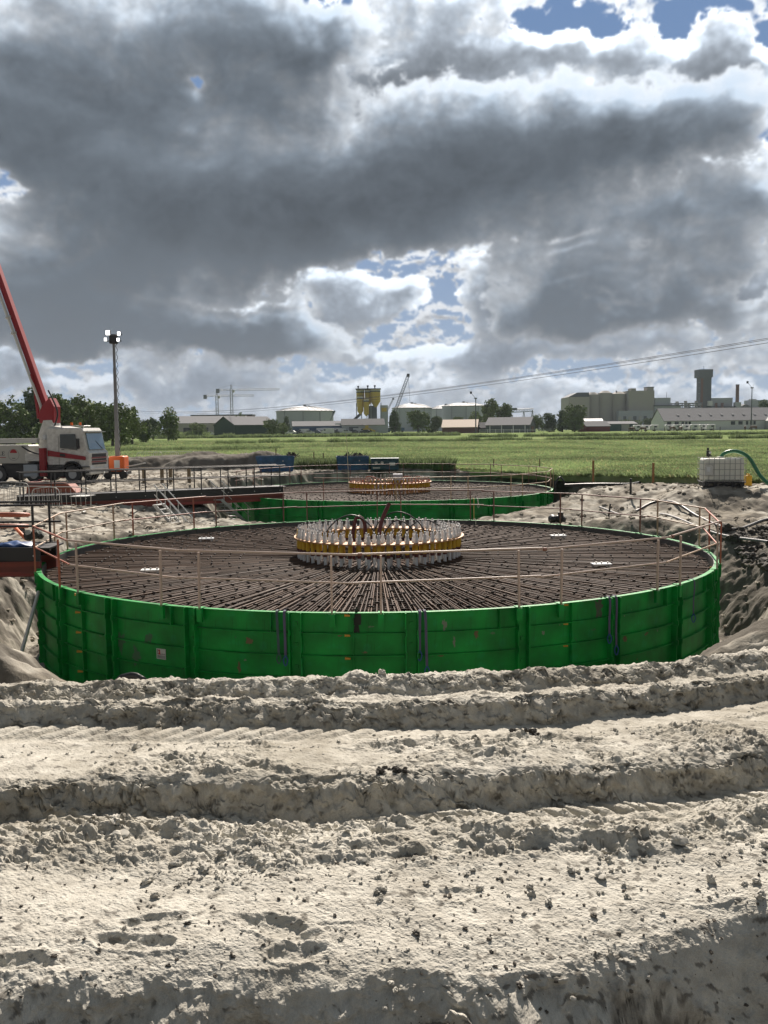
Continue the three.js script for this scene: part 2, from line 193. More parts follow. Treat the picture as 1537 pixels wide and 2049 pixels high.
{
  const xs = spaced([[-160, -40, 12], [-40, -24, 1.5], [-24, -12.6, .14], [-12.6, -8.2, .06], [-8.2, 8.4, .14], [8.4, 14.5, .06], [14.5, 21, .14], [21, 40, 1.5], [40, 160, 12]]), ds = spaced([[-80, 6, 6], [6, 9, .5], [9, 14, .14], [14, 32, .07], [32, 44, .13], [44, 80, .17], [80, 130, 2]]);
  const soilY = (x, d) => {
    const fine = Math.abs(x) < 24 && d > 8.5 && d < 85;
    let y = land(x, d) - (d < 9.2 ? .35 : 0);
    if (fine) { const rough = .35 + .65 * smooth(-.1, .35, fbm(x * .23 + 9, d * .23, 3)); y += rough * (1.3 * lumps(x, d) - .07) + .07 * fbm(x * 2.3, d * 2.3, 5, .6) + .04 * clods(x * 5.5, d * 5.5, .55) + (d < 33 ? .022 * clods(x * 11, d * 11, .6) + .02 * fbm(x * 7, d * 7, 3) - .05 * smooth(.12, 0, edges(x * 1.3 + fbm(x * 2, d * 2, 2), d * 1.3)) : 0); 
      for (const [a, b, dx, dd, w] of [[6, 46.5, 1, -.12, .5], [7.5, 41, 1, -.35, .7], [12, 44, 1, -.5, .6], [15, 33, .8, .3, .5], [-14, 42, 1, .35, .6], [-9, 39, 1, .3, .5]]) { const L = Math.hypot(dx, dd), s = ((x - a) * dx + (d - b) * dd) / L, q = ((x - a) * -dd + (d - b) * dx) / L; if (Math.abs(s) < 4.5 && Math.abs(q) < w) y -= .09 * (1 - (q / w) ** 2) * smooth(4.5, 3.5, Math.abs(s)) * (.7 + .3 * Math.sin(s * 26 + q * 9)); } }
    const b = fieldEdge(x, d); return b > 0 ? Math.min(y, fieldY(x, d) - .12) : y;
  };
  const soilC = (x, d, y) => {
    const n = fbm(x * .35 + 4, d * .35, 4), m = fbm(x * 1.4, d * 1.4 + 6, 4);
    let wet = smooth(-.34, .26, n + m * .7);
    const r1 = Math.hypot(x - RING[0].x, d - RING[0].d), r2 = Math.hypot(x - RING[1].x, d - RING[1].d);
    if ((r1 < 12.6 && d > 16) || r2 < 12) wet = clamp(wet * .5 + .55 + m * .6);                    // freshly dug, moist sides of the pits, their shade put into the colour too
    let dark = smooth(-.02, .42, m * 1.1 + .8 * fbm(x * .5 + 30, d * .5, 3) + .25 * fbm(x * 5, d * 5, 2) + ((r1 < 12.6 && d > 16) || r2 < 12 ? .16 + (x > 8 ? .22 : .08) : .06) + .12 * smooth(.1, .4, fbm(x * 3.1, d * 3.1, 3)));  // pit sides darken further, most on the right: painted shade as well as wet mud
    for (const [a, b, rr] of [[12.3, 29.5, 2.2], [11.3, 27, 1.6], [-9.5, 75, 9], [-14, 74, 6]]) dark = Math.max(dark, smooth(rr * rr, rr * rr * .35, (x - a) ** 2 + (d - b) ** 2 + m * 2.2) * .95);
    for (const [a, e, rx, rd] of MOUND) dark = Math.max(dark, smooth(1.7, .9, ((x - a) / rx) ** 2 + ((d - e) / rd) ** 2 + m * .5));
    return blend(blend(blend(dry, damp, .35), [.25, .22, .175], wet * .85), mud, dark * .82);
  };
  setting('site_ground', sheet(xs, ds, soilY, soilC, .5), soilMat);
}
// the churned sand bank in front, finely modelled: ruts, tread marks, crumbs and cracks
const TREAD = (x, d, w, k) => { const s = ((x + k * d) / w) % 1, t = (s + 1) % 1; return smooth(.05, .28, t) * smooth(.98, .72, t); };
function sandY(x, d0) {
  const wob = fbm(x * .8 + 3, d0 * .8, 3) * .10 + fbm(x * 3.2, d0 * 3.2 + 5, 3) * .03, d = d0 - CURVE(x);
  const e = fbm(x * 9, d0 * 9 + 2, 3) * .022 + fbm(x * 26, d0 * 26, 2) * .008;
  let y = bank(d + wob * smooth(4.3, 5.2, d) + e + (d < 4.4 ? fbm(x * .9 + 21, 3, 3) * .16 : 0) - .13 * Math.max(0, x - .25) * smooth(4.75, 4.2, d));
  const far = smooth(9.6, 8.6, d);
  y += .05 * fbm(x * .7 + 2, d0 * .9 + 8, 3) * far;
  // where the bank is crumbled and where it is smooth
  const zone = smooth(4.8, 5.05, d + wob) * smooth(5.75, 5.55, d) + smooth(5.93, 6.05, d) * smooth(7.0, 6.75, d) * smooth(-.28, .22, fbm(x * .75 + 2.4, d0 * 1.0, 3) + .25 * Math.exp(-((x + 1.0) ** 2) * 1.2) + .12 * smooth(0, 3, x) - .9 * Math.exp(-((x + 2.6) ** 2 + (d - 6.4) ** 2 * 4) * 1.6)) + smooth(7.46, 7.52, d) * .75 * smooth(9.2, 8.6, d);
  const rough = clamp(zone) * (.55 + .45 * smooth(-.2, .3, fbm(x * 1.9, d0 * 1.9 + 4, 2)));
  const floorA = smooth(5.60, 5.68, d) * smooth(5.86, 5.80, d), floorB = smooth(7.0, 7.08, d) * smooth(7.42, 7.36, d);
  y += rough * (clods(x * 5.2, d0 * 5.2, .45) * .055 + .05 * fbm(x * 6, d0 * 9 + 3, 4, .6) + clods(x * 13 + 5, d0 * 13, .6) * .026 + clods(x * 30 + 1, d0 * 30, .7) * .014 + clods(x * 55, d0 * 55 + 7, .7) * .007);
  y += .042 * floorA * TREAD(x, d0, .16, 1.1) * smooth(-.5, 0, fbm(x * .9, 4, 2)) + .032 * floorB * TREAD(x + .05, d0, .19, -.7) * smooth(.6, -.6, x);
  y += .034 * smooth(5.25, 5.4, d) * smooth(5.72, 5.6, d) * TREAD(x, d0, .18, 1.2) * smooth(1.6, -.6, x);
  // vertical walls crack and slough
  const wall = smooth(5.78, 5.83, d) * smooth(5.97, 5.92, d) + smooth(7.35, 7.39, d) * smooth(7.55, 7.49, d) + smooth(8.0, 8.05, d) * smooth(8.2, 8.14, d);
  if (wall > 0) y += wall * ((clods(x * 11 + 2, d0 * 7, .5) - .2) * .05 * smooth(-.25, .25, fbm(x * 1.3, 7, 3)) + (clods(x * 30, d0 * 30, .7) - .3) * .016 - .03 * smooth(.07, .01, edges(x * 4.3 + e * 22, d0 * 9 + wob * 8)));
  y -= rough * .022 * smooth(.10, .0, edges(x * 9 + e * 12, d0 * 9));
  const mid = smooth(4.0, 4.2, d) * smooth(5.0, 4.8, d);
  y += mid * (.006 * clods(x * 16, d0 * 16, .22) + .02 * fbm(x * 2.6, d0 * 2.6, 3)) + .005 * fbm(x * 38, d0 * 38, 3, .6) + .0045 * clods(x * 48, d0 * 48, .5);
  // footprints and scrapes on the smooth slope
  for (const [a, b, l, w, t, h] of FEET) { const dx = x - a, dd = d0 - b, c = Math.cos(t), s = Math.sin(t), p = (dx * c + dd * s) / l, q = (-dx * s + dd * c) / w, r = p * p + q * q + e * 22 + wob * 5 + fbm(x * 7, d0 * 7, 3) * 1.1; if (r < 2.2) y += .5 * (-h * smooth(1.5, .2, r) + .3 * h * Math.exp(-((r - 1.7) ** 2) * 4)); }
  // hollow dug into the near edge, at the right
  { const q = ((x - 1.3) / .30) ** 2 + ((d0 - 3.98) / .17) ** 2 + fbm(x * 5, d0 * 5, 3) * .9; y -= .30 * smooth(1.3, .45, q); }
  // lumps of wet sand that slid down the near face
  const face = smooth(4.12, 3.95, d) ; if (face > 0) y += face * smooth(.0, .3, fbm(x * 1.7 + 1, d0 * 2.4, 3)) * (.05 * clods(x * 6, d0 * 6, .6) + .025 * clods(x * 15, d0 * 15, .7) + .03);
  return y;
}
const FEET = [[-1.15, 4.42, .19, .05, .1, .04], [-1.22, 4.24, .17, .06, -.15, .05], [-.55, 4.36, .2, .07, -.35, .055], [-.42, 4.2, .12, .05, .2, .04], [-1.72, 4.1, .16, .06, .05, .05], [.35, 4.62, .1, .05, .3, .03], [.1, 6.62, .3, .1, .1, .07], [1.25, 6.7, .34, .1, -.2, .07]];
{
  const N = 740, ds = []; for (let v = 9.7; v > 3.0;) { ds.push(v); const onWall = (v > 5.74 && v < 5.99) || (v > 7.33 && v < 7.56) || (v > 7.98 && v < 8.22) || (v > 3.7 && v < 4.15); v -= onWall ? .0042 : Math.max(.0045, .00036 * v * v); } ds.reverse();
  const nx = N + 1, nd = ds.length, pos = new Float32Array(nx * nd * 3), uv = new Float32Array(nx * nd * 2), col = new Float32Array(nx * nd * 3), idx = [];
  for (let j = 0, o = 0; j < nd; j++) for (let i = 0; i <= N; i++, o++) {
    const s0 = i / N * 2 - 1, t = s0 * .58 + Math.sign(s0) * 1.6 * Math.max(0, Math.abs(s0) - .84) ** 1.15 / .16 ** .15, q = ds[j], x = t * (q + .35), d0 = q + CURVE(x), y = sandY(x, d0);
    const wall = smooth(5.76, 5.82, q) * smooth(5.99, 5.93, q) + smooth(7.34, 7.38, q) * smooth(7.56, 7.50, q) + smooth(7.99, 8.04, q) * smooth(8.22, 8.16, q), near = smooth(4.12, 3.95, q);
    let shift = 0; if (wall > 0) shift = wall * (.055 * fbm(x * 3.1, y * 5 + 3, 3) + .05 * fbm(x * 11, y * 9, 3) + .030 * (clods(x * 13, y * 15, .55) - .2) - .05 * smooth(.09, .0, edges(x * 6 + fbm(x * 9, y * 9, 2) * .9, y * 5)) * smooth(-.1, .25, fbm(x * 2.1, 5, 2)));
    if (near > 0) shift += near * (.09 * fbm(x * 2.2, y * 3 + d0, 3) + .05 * fbm(x * 9, y * 9, 4) + .06 * smooth(-.1, .3, fbm(x * 1.9 + 3, y * 2.2, 3)) * clods(x * 7, y * 8, .5) + .022 * clods(x * 19, y * 19, .5) + .012 * clods(x * 38, y * 38, .6));
    const d = d0 - shift; pos[o * 3] = x; pos[o * 3 + 1] = y; pos[o * 3 + 2] = -d; uv[o * 2] = x * 1.5; uv[o * 2 + 1] = (d0 + y * .8) * 1.5;
    const D = d0 + y * 1.1, n = fbm(x * .8 + 7, D * .8, 4), m = fbm(x * 5, D * 5, 3), s = fbm(x * 14, D * 14 + 3, 3), turned = smooth(4.85, 5.1, q) * .26;
    let c = blend(dry, damp, clamp(.10 + turned + n * .8 + m * .45 + s * .30));
    const bits = smooth(.36, .48, fbm(x * 13 + 40, D * 13, 3) + .35 * fbm(x * 1.1 + 4, D * 1.1, 2)); if (bits > 0) c = blend(c, mud, bits * .75);
    const hole = smooth(1.5, .5, ((x - 1.3) / .30) ** 2 + ((d0 - 3.98) / .17) ** 2 + 1.5 * fbm(x * 8, y * 8 + d0, 4)); if (hole > 0) c = blend(c, mud, hole * .7);
    col.set(c, o * 3);
  }
  for (let j = 0; j < nd - 1; j++) for (let i = 0; i < N; i++) { const a = j * nx + i; idx.push(a, a + 1, a + nx, a + 1, a + nx + 1, a + nx); }
  const g = new THREE.BufferGeometry(); g.setAttribute('position', new THREE.BufferAttribute(pos, 3)); g.setAttribute('uv', new THREE.BufferAttribute(uv, 2)); g.setAttribute('color', new THREE.BufferAttribute(col, 3)); g.setIndex(idx); g.computeVertexNormals();
  setting('sand_bank', g, sandMat);
}

// ---------------------------------------------------------------- meadow, tufts, reeds along the ditches
{
  const xs = spaced([[-1600, -300, 130], [-300, -60, 12], [-60, 60, .9], [60, 300, 12], [300, 1600, 130]]), NT = 200, pos = [], uv = [], col = [], idx = [];
  for (let j = 0; j <= NT; j++) for (const x of xs) {
    const t = j / NT, e = edgeD(x), d = e + (j < 2 ? j * .15 : 140 * t + 2400 * t ** 5), y = fieldY(x, d) - (j === 0 ? .35 : 0) + (j > 1 ? .05 * fbm(x * .9, d * .9, 2) : -.04);
    pos.push(x, y, -d); uv.push(x * .25, d * .25);
    const n = fbm(x * .05 + 3, d * .05, 4), m = fbm(x * .35, d * .9 + 5, 3), k = clamp(.5 + n * .8 + m * .5); const stubble = smooth(.25, .5, m + n * .5);
    const c = blend(blend([.15, .215, .08], [.25, .31, .14], k), [.34, .33, .20], stubble * .45); col.push(...c);
  }
  const nx = xs.length; for (let j = 0; j < NT; j++) for (let i = 0; i < nx - 1; i++) { const a = j * nx + i; idx.push(a, a + 1, a + nx, a + 1, a + nx + 1, a + nx); }
  const g = new THREE.BufferGeometry(); g.setAttribute('position', new THREE.Float32BufferAttribute(pos, 3)); g.setAttribute('uv', new THREE.Float32BufferAttribute(uv, 2)); g.setAttribute('color', new THREE.Float32BufferAttribute(col, 3)); g.setIndex(idx); g.computeVertexNormals();
  setting('meadow', g, new THREE.MeshPhysicalMaterial({ specularIntensity: 0, vertexColors: true, roughness: 1, map: grainMap, bumpMap: grainBump, bumpScale: .05 }));
}
const grassMat = new THREE.MeshPhysicalMaterial({ roughness: .85, side: THREE.DoubleSide, transmission: .3, thickness: 0, specularIntensity: .3 }); grassMat.color.setRGB(.38, .48, .23);
function tuftGeo(blades, h, w, lean, seed) {
  const r = rng(seed), p = [], idx = [];
  for (let k = 0; k < blades; k++) { const a = r() * 6.28, b = r() * 6.28, x = Math.cos(b) * w * r(), z = Math.sin(b) * w * r(), hh = h * (.6 + .5 * r()), t = .06 * h + .02, l = lean * hh * (.4 + r()), i = p.length / 3; p.push(x - Math.cos(a) * t, -.03, z - Math.sin(a) * t, x + Math.cos(a) * t, -.03, z + Math.sin(a) * t, x + Math.cos(b) * l * .4 + Math.cos(a) * t * .7, hh * .6, z + Math.sin(b) * l * .4 + Math.sin(a) * t * .7, x + Math.cos(b) * l, hh, z + Math.sin(b) * l); idx.push(i, i + 1, i + 2, i, i + 2, i + 3); }
  const g = new THREE.BufferGeometry(); g.setAttribute('position', new THREE.Float32BufferAttribute(p, 3)); g.setIndex(idx); g.computeVertexNormals(); return g;
}
function scatter(name, geo, mat, list, kind = 'stuff') { const m = new THREE.InstancedMesh(geo, mat, list.length), M = new THREE.Matrix4(), q = new THREE.Quaternion(), c = new THREE.Color(); list.forEach(([x, y, z, s, a, t, sy], i) => { q.setFromAxisAngle(UPV, a); M.compose(V(x, y, z), q, V(s, s * (sy ?? 1), s)); m.setMatrixAt(i, M); m.setColorAt(i, Array.isArray(t) ? c.setRGB(...t) : c.setRGB(t, t, t)); }); m.name = numbered(name); m.userData.kind = kind; scene.add(m); return m; }
{
  const r = rng(91), list = [], tall = [], reeds = [];
  for (let k = 0; k < 95000; k++) { const d0 = Math.pow(r(), 1.7) * 120, u = (r() * 2 - 1) * .56, x0 = u * 60, e = edgeD(u * 58), d = e + d0, x = u * d; const b = fieldEdge(x, d); if (b < .05 || b > 150) continue; const n = fbm(x * .5, d * .9, 3), m = fbm(x * .07 + 2, d * .07, 3); if (n < -.22 && r() < .6) continue; const t = .55 + .55 * clamp(.5 + n + m) + (r() - .5) * .3, dryish = r() < .16 ? 1 : 0; list.push([x, fieldY(x, d), -d, .7 + r() * .8 + d / 160, r() * 6.28, [t * (1 + .5 * dryish), t * (1 + .12 * dryish), t * (1 + .3 * dryish)], .75 + .5 * r()]); }
  scatter('meadow_grass', tuftGeo(7, .12, .17, 1.1, 3), grassMat, list);
  for (let k = 0; k < 4200; k++) { const x = -7 + r() * 13.5, patch = fbm(x * .8, 2, 3) + (x < -1.2 ? .3 : 0) - (x > 4.5 ? .35 : 0), d = edgeD(x) + Math.pow(r(), 1.5) * 3.2; if (r() > .45 + patch) continue; tall.push([x, fieldY(x, d), -d, .5 + r() * .9, r() * 6.28, .3 + r() * .4, 1]); }
  for (let k = 0; k < 1200; k++) { const x = 8 + r() * 26, d = edgeD(x) + r() * .5; tall.push([x, fieldY(x, d) - .05, -d, .18 + r() * .3, r() * 6.28, .5 + r() * .5, 1]); }
  scatter('edge_weed', tuftGeo(12, .62, .22, .45, 8), grassMat, tall);
  const row = (x0, x1, d, s, n, tone, thick = 1.5) => { for (let k = 0; k < n; k++) { const x = mix(x0, x1, r()), dd = d + (r() - .5) * thick + fbm(x * .04, d, 2) * 4; if (fbm(x * .15, d, 3) < -.30 && d < 220) continue; reeds.push([x, fieldY(x, dd) - .05, -dd, s * (.7 + .6 * r()) * (1 + .5 * fbm(x * .3, d * 3, 2)), r() * 6.28, tone * (.6 + .6 * r()), 1]); } };
  row(-30, 110, 170, 1.05, 3400, .66); row(20, 140, 215, 1.05, 2600, .62); row(-60, -14, 128, .8, 1500, .66, 2.5); row(-90, 20, 250, 1.3, 2400, .66, 3); row(-110, -55, 290, 2.2, 1200, .8, 4);
  scatter('ditch_reed', tuftGeo(12, .75, .5, .35, 12), grassMat, reeds);
}

// ---------------------------------------------------------------- the two foundation pits: formwork, reinforcement, anchor cage, guardrails
function arcBox(r0, r1, y0, y1, a0, a1, seg) {               // a curved slab; angle 0 points to the camera (+z), growing to the right
  const p = [], idx = [], uv = [];
  for (let i = 0; i <= seg; i++) { const a = mix(a0, a1, i / seg), s = Math.sin(a), c = Math.cos(a); for (const [r, y] of [[r0, y0], [r1, y0], [r1, y1], [r0, y1]]) { p.push(s * r, y, c * r); uv.push(a * r1, y); } }
  for (let i = 0; i < seg; i++) for (let k = 0; k < 4; k++) { const a = i * 4 + k, b = i * 4 + (k + 1) % 4; idx.push(a, b, a + 4, b, b + 4, a + 4); }
  const e = seg * 4; idx.push(0, 2, 1, 0, 3, 2, e, e + 1, e + 2, e, e + 2, e + 3);
  const g = new THREE.BufferGeometry(); g.setAttribute('position', new THREE.Float32BufferAttribute(p, 3)); g.setAttribute('uv', new THREE.Float32BufferAttribute(uv, 2)); g.setIndex(idx);
  const n = toCreasedNormals(g, .6); return n;
}
const paintBump = tex(256, (x, y) => tileFbm(x, y, 6, 5, 2));
const paintMap = tex(512, (x, y) => { const a = tileFbm(x, y, 5, 6, 4), dust = smooth(.55, .72, tileFbm(x, y, 9, 5, 21)), scr = smooth(.62, .70, tileFbm(x * .5, y, 20, 4, 33)); const streak = smooth(.5, .75, tileFbm(x * 3 % 1, y * .25, 24, 3, 50)), v = .62 + .5 * a - .10 * streak; return [clamp(v * (1 - .1 * scr) + dust * .22), clamp(v + .05 * dust), clamp(v * .95 + dust * .20)]; }, true, .5);
const paint = (r, g, b) => { const m = new THREE.MeshPhysicalMaterial({ roughness: .5, specularIntensity: .45, map: paintMap, bumpMap: paintBump, bumpScale: .002 }); m.color.setRGB(r, g, b); return m; };
const green = paint(.004, .30, .048), greenDark = green, greenFar = green;
const galvanised = std(.50, .50, .48, .45, { metalness: .4 });
const concrete = std(.30, .29, .27, .9, { map: grainMap });
const innerShade = std(.10, .095, .085, .6, { map: grainMap });  // dark tone holds the shade of the formwork's inside face
const rebarMap = tex(256, (x, y) => { const a = tileFbm(x, y, 12, 5, 7); return [.62 + .5 * a, .58 + .45 * a, .55 + .42 * a].map((q) => clamp(q)); }, true);
const metalDull = (r, g, b) => { const m = new THREE.MeshPhysicalMaterial({ roughness: .68, specularIntensity: .3, map: rebarMap }); m.color.setRGB(r, g, b); return m; };
const rust = [metalDull(.132, .104, .085), metalDull(.105, .086, .073), metalDull(.175, .135, .108)];
const railPale = std(.44, .335, .275, .5), railRed = std(.36, .105, .055, .5), railTan = std(.42, .29, .19, .5), railBrown = std(.22, .10, .07, .55);
const black = std(.012, .012, .013, .5), rubber = std(.02, .02, .021, .45), redOxide = std(.25, .045, .028, .6, { map: paintMap });
const yellowSleeve = std(.66, .42, .02, .5), whiteCap = std(.60, .62, .63, .35), maroon = std(.10, .02, .018, .6), plateTan = std(.60, .30, .10, .6, { map: grainMap });
const greySteel = std(.36, .37, .38, .35, { metalness: .6 });

const COUNT = 26, STEP = 2 * Math.PI / COUNT, START = 4.2 * DEG, RIBS = [-.40, -.83, -1.26, -1.70, -2.12];
function formwork(c, i) {
  const g = thing('formwork_ring', i ? 'distant round green steel formwork beyond the walkway, smaller in view' : 'large round green steel formwork in front, bolted from curved panels', 'formwork', 'round steel formworks', V(c.x, 0, -c.d));
  const coat = i ? greenFar : green, low = i ? -2.05 : -WALL;
  for (let k = 0; k < COUNT; k++) {
    const a0 = START + k * STEP, a1 = a0 + STEP, mid = ((a0 + a1) / 2) % (2 * Math.PI), front = Math.cos(mid) > -.25, e = .115 / R;
    const panel = part(g, 'formwork_panel', arcBox(R, R + .012, low, -.012, a0 + .001, a1 - .001, 7), coat);
    part(panel, 'top_flange', arcBox(R - .004, R + .10, -.012, 0, a0 + .0006, a1 - .0006, 7), coat);
    part(panel, 'inner_shade_face', arcBox(R - .022, R - .002, low, -.015, a0 + .001, a1 - .001, 7), innerShade);  // added dark inner skin, standing in for shade inside the ring
    if (!front) continue;
    for (const y of RIBS) if (y > low) part(panel, 'rib', arcBox(R + .012, R + .085, y - .009, y + .009, a0 + e, a1 - e, 7), coat);
    for (const s of [a0 + e, a1 - e]) {                       // edge flanges step out where the couplings sit
      const out = s < (a0 + a1) / 2 ? 1 : -1, shape = [];
      for (let m = 0; m <= 4; m++) { const y0 = -.012 - m * .43, y1 = Math.max(low, y0 - .43); if (y0 <= low) break; shape.push(arcBox(R + .012, R + .14, y1 + .11, y0, s - .011 / R, s + .011 / R, 1), arcBox(R + .012, R + .165, y1, y1 + .11, s - .014 / R - out * .012 / R, s + .014 / R - out * .012 / R, 1)); }
      part(panel, 'edge_flange', shape, coat);
    }
    part(panel, 'stiffener', arcBox(R + .012, R + .095, (k % 3 === 1 ? low : -.40), -.012, mid - .006 / R + (k % 3 === 1 ? 0 : STEP * .28), mid + .006 / R + (k % 3 === 1 ? 0 : STEP * .28), 1), coat);
    const b = [];
    for (const y of [-.22, -.62, -1.05, -1.48, -1.92]) if (y > low) b.push(arcBox(R + .014, R + .05, y - .03, y + .03, a0 - .03 / R, a0 + .03 / R, 1));
    part(panel, 'coupling', [...b, arcBox(R + .0125, R + .02, low, -.015, a0 - e + .002, a0 + e - .002, 2)], greenDark);
    if (!i && k % 3 === 1) for (const y of [-.06, -.44, -.88, -1.30, -1.74]) part(panel, 'wedge', [rod(V(Math.sin(mid) * (R + .05) - .06, y, Math.cos(mid) * (R + .05)), V(Math.sin(mid) * (R + .06) - .16, y + .012, Math.cos(mid) * (R + .06)), .018, 6, .03)], std(.55, .27, .03, .6));
  }
  return g;
}
const stainTone = [std(.10, .17, .09, .95), std(.15, .18, .13, .95), std(.035, .12, .045, .95), std(.13, .10, .05, .95)];
const ringA = formwork(RING[0], 0); formwork(RING[1], 1);
for (const [deg, y, w, h, s, l] of [[-2.3, -.2, .12, .3, 3, 'dark mud splash'], [29.6, -.2, .16, .26, 9, 'brown mud splash'], [-36, -.9, .2, .3, 14, 'grey dust patch'], [-33, -1.15, .16, .22, 20, 'grey dust patch'], [-30.6, -.75, .12, .2, 31, 'grey dust patch'], ...Array.from({ length: 46 }, (_, k) => { const q = rng(900 + k); const big = q(); return [-66 + 132 * q(), -.12 - 1.35 * q(), .015 + .10 * big ** 3, .02 + .13 * q() ** 3, 40 + k * 3.7, undefined]; })]) {
  const a = deg * DEG, p = [], idx = [], n = 26, P = (u, v) => { const q = a + u / R; p.push(Math.sin(q) * (R + .016), y + v, Math.cos(q) * (R + .016)); }; P(0, 0);
  for (let k = 0; k < n; k++) { const t = k / n * 6.283, q = .65 + .8 * fbm(Math.cos(t) * 1.6 + s, Math.sin(t) * 1.6 + s, 4); P(Math.cos(t) * w * q, Math.sin(t) * h * q); idx.push(0, 1 + k, 1 + (k + 1) % n); }
  const g = new THREE.BufferGeometry(); g.setAttribute('position', new THREE.Float32BufferAttribute(p, 3)); g.setIndex(idx); g.computeVertexNormals(); part(ringA, 'mud_stain', g, s < 5 ? std(.022, .026, .02, .9) : s < 12 ? std(.055, .075, .045, .9) : s < 40 ? std(.05, .13, .06, .9) : stainTone[Math.floor(s) % 4], l);
}
// concrete blinding under each mat
RING.forEach((c, i) => setting('blinding_slab', cyl(9.3, 9.3, .12, c.x, (i ? -2.06 : -2.55), -c.d, 64), concrete));

function rebar(c, i) {
  const rnd = rng(70 + i), y0 = -.17;
  const g = thing('rebar_mat', i ? 'distant brown mat of steel reinforcing bars inside the far formwork' : 'rusty mat of radiating steel reinforcing bars filling the front formwork', 'reinforcement', 'mats of reinforcing bars', V(c.x, 0, -c.d));
  const unit = new THREE.CylinderGeometry(.0145, .0145, 1, 6); unit.rotateX(Math.PI / 2); 
  const bars = [];
  const add = (a, r0, r1, lift, bend) => bars.push({ a, r0, r1, lift, bend });
  for (let k = 0; k < 112; k++) { const a = (k + .5) / 112 * Math.PI * 2; add(a, 1.2, R - .07 - rnd() * .12, k % 2 ? .026 + .012 * rnd() : 0, 0); add(a + .0085, 1.2 + rnd() * .6, 6.2 + rnd() * 1.5, .012, 0); }
  for (let k = 0; k < 112; k++) { const a = k / 112 * Math.PI * 2 + (rnd() - .5) * .008; add(a, 3.1 + rnd() * .3, R - .06 - rnd() * .2, k % 4 === 1 ? .026 : .004, 0); }
  for (let k = 0; k < 224; k++) { const a = (k + .5) / 224 * Math.PI * 2 + (rnd() - .5) * .006; add(a, 4.9 + rnd() * .9, R - .05 - rnd() * .25, .01, 0); }
  for (let k = 0; k < 224; k++) { const a = (k + rnd() * .3) / 224 * Math.PI * 2; if (rnd() < .8) add(a, 6.6 + rnd() * .7, R - .06 - rnd() * .3, -.012, 0); }
  const size = (b) => { const r = b.r1, x = Math.sin(b.a) * r, d = c.d - Math.cos(b.a) * r; return (b.r1 - b.r0) / (d * d) * (1 + .6 * Math.cos(b.a)); };
  bars.sort((p, q) => size(q) - size(p));
  const m = new THREE.Matrix4(), rest = [];
  bars.forEach((b, k) => {
    const L = b.r1 - b.r0, r = (b.r0 + b.r1) / 2, s = Math.sin(b.a), cc = Math.cos(b.a), tilt = (rnd() - .5) * .004;
    if (k < (i ? 0 : 290)) { const bar = part(g, 'reinforcing_bar', unit, rust[Math.floor(rnd() * 3)]); bar.position.set(s * r, y0 + b.lift, cc * r); bar.rotation.set(tilt, b.a, 0, 'YXZ'); bar.scale.set(1, 1, L); }
    else { const q = unit.clone(); q.scale(1, 1, L); q.rotateY(b.a); q.translate(s * r, y0 + b.lift, cc * r); rest.push(q); }
  });
  part(g, 'reinforcing_bar', rest, rust[0]).userData.kind = 'stuff';
  for (let k = 0; k < 30; k++) { const r = 2.6 + k * .215; part(g, 'ring_bar', new THREE.TorusGeometry(r, .0125, 5, 96).rotateX(Math.PI / 2).translate(0, y0 - .03, 0), rust[k % 3]); }
  // lower layers, seen dimly between the bars
  const deep = []; for (let k = 0; k < 150; k++) { const a = k / 150 * Math.PI * 2, q = new THREE.CylinderGeometry(.016, .016, 6.4, 4); q.rotateX(Math.PI / 2); q.rotateY(a); q.translate(Math.sin(a) * 5.7, y0 - .34, Math.cos(a) * 5.7); deep.push(q); const q2 = q.clone(); q2.translate(0, -.7, 0); deep.push(q2); }
  for (let k = 0; k < 20; k++) deep.push(new THREE.TorusGeometry(2.6 + k * .32, .016, 4, 72).rotateX(Math.PI / 2).translate(0, y0 - .30, 0));
  part(g, 'lower_layer', deep, rust[1]).userData.kind = 'stuff';
  // heads of the shear hooks stick up through the top layer
  const hooks = new THREE.InstancedMesh(merge([rod(V(-.05, 0, 0), V(.05, 0, 0), .02, 6), cyl(.012, .012, .4, .0, -.2, 0, 5)]), rust[1], 1500);
  let n = 0; const col = new THREE.Color();
  for (let k = 0; k < 14; k++) { const r = 3.0 + k * .43, num = Math.floor(34 + k * 6.5); for (let j = 0; j < num && n < 1500; j++) { if (rnd() < .12) continue; const a = (j + (k % 2) * .5 + rnd() * .25) / num * Math.PI * 2, rr = r + (rnd() - .5) * .16; m.makeRotationY(a + (rnd() - .5) * .5); m.setPosition(Math.sin(a) * rr, y0 + .03 + rnd() * .03, Math.cos(a) * rr); hooks.setMatrixAt(n, m); const t = .2 + rnd() * .35; hooks.setColorAt(n++, col.setRGB(t, t, t)); } }
  hooks.count = n; hooks.name = 'hook_head'; hooks.userData.kind = 'stuff'; g.add(hooks);
}
rebar(RING[0], 0); rebar(RING[1], 1);

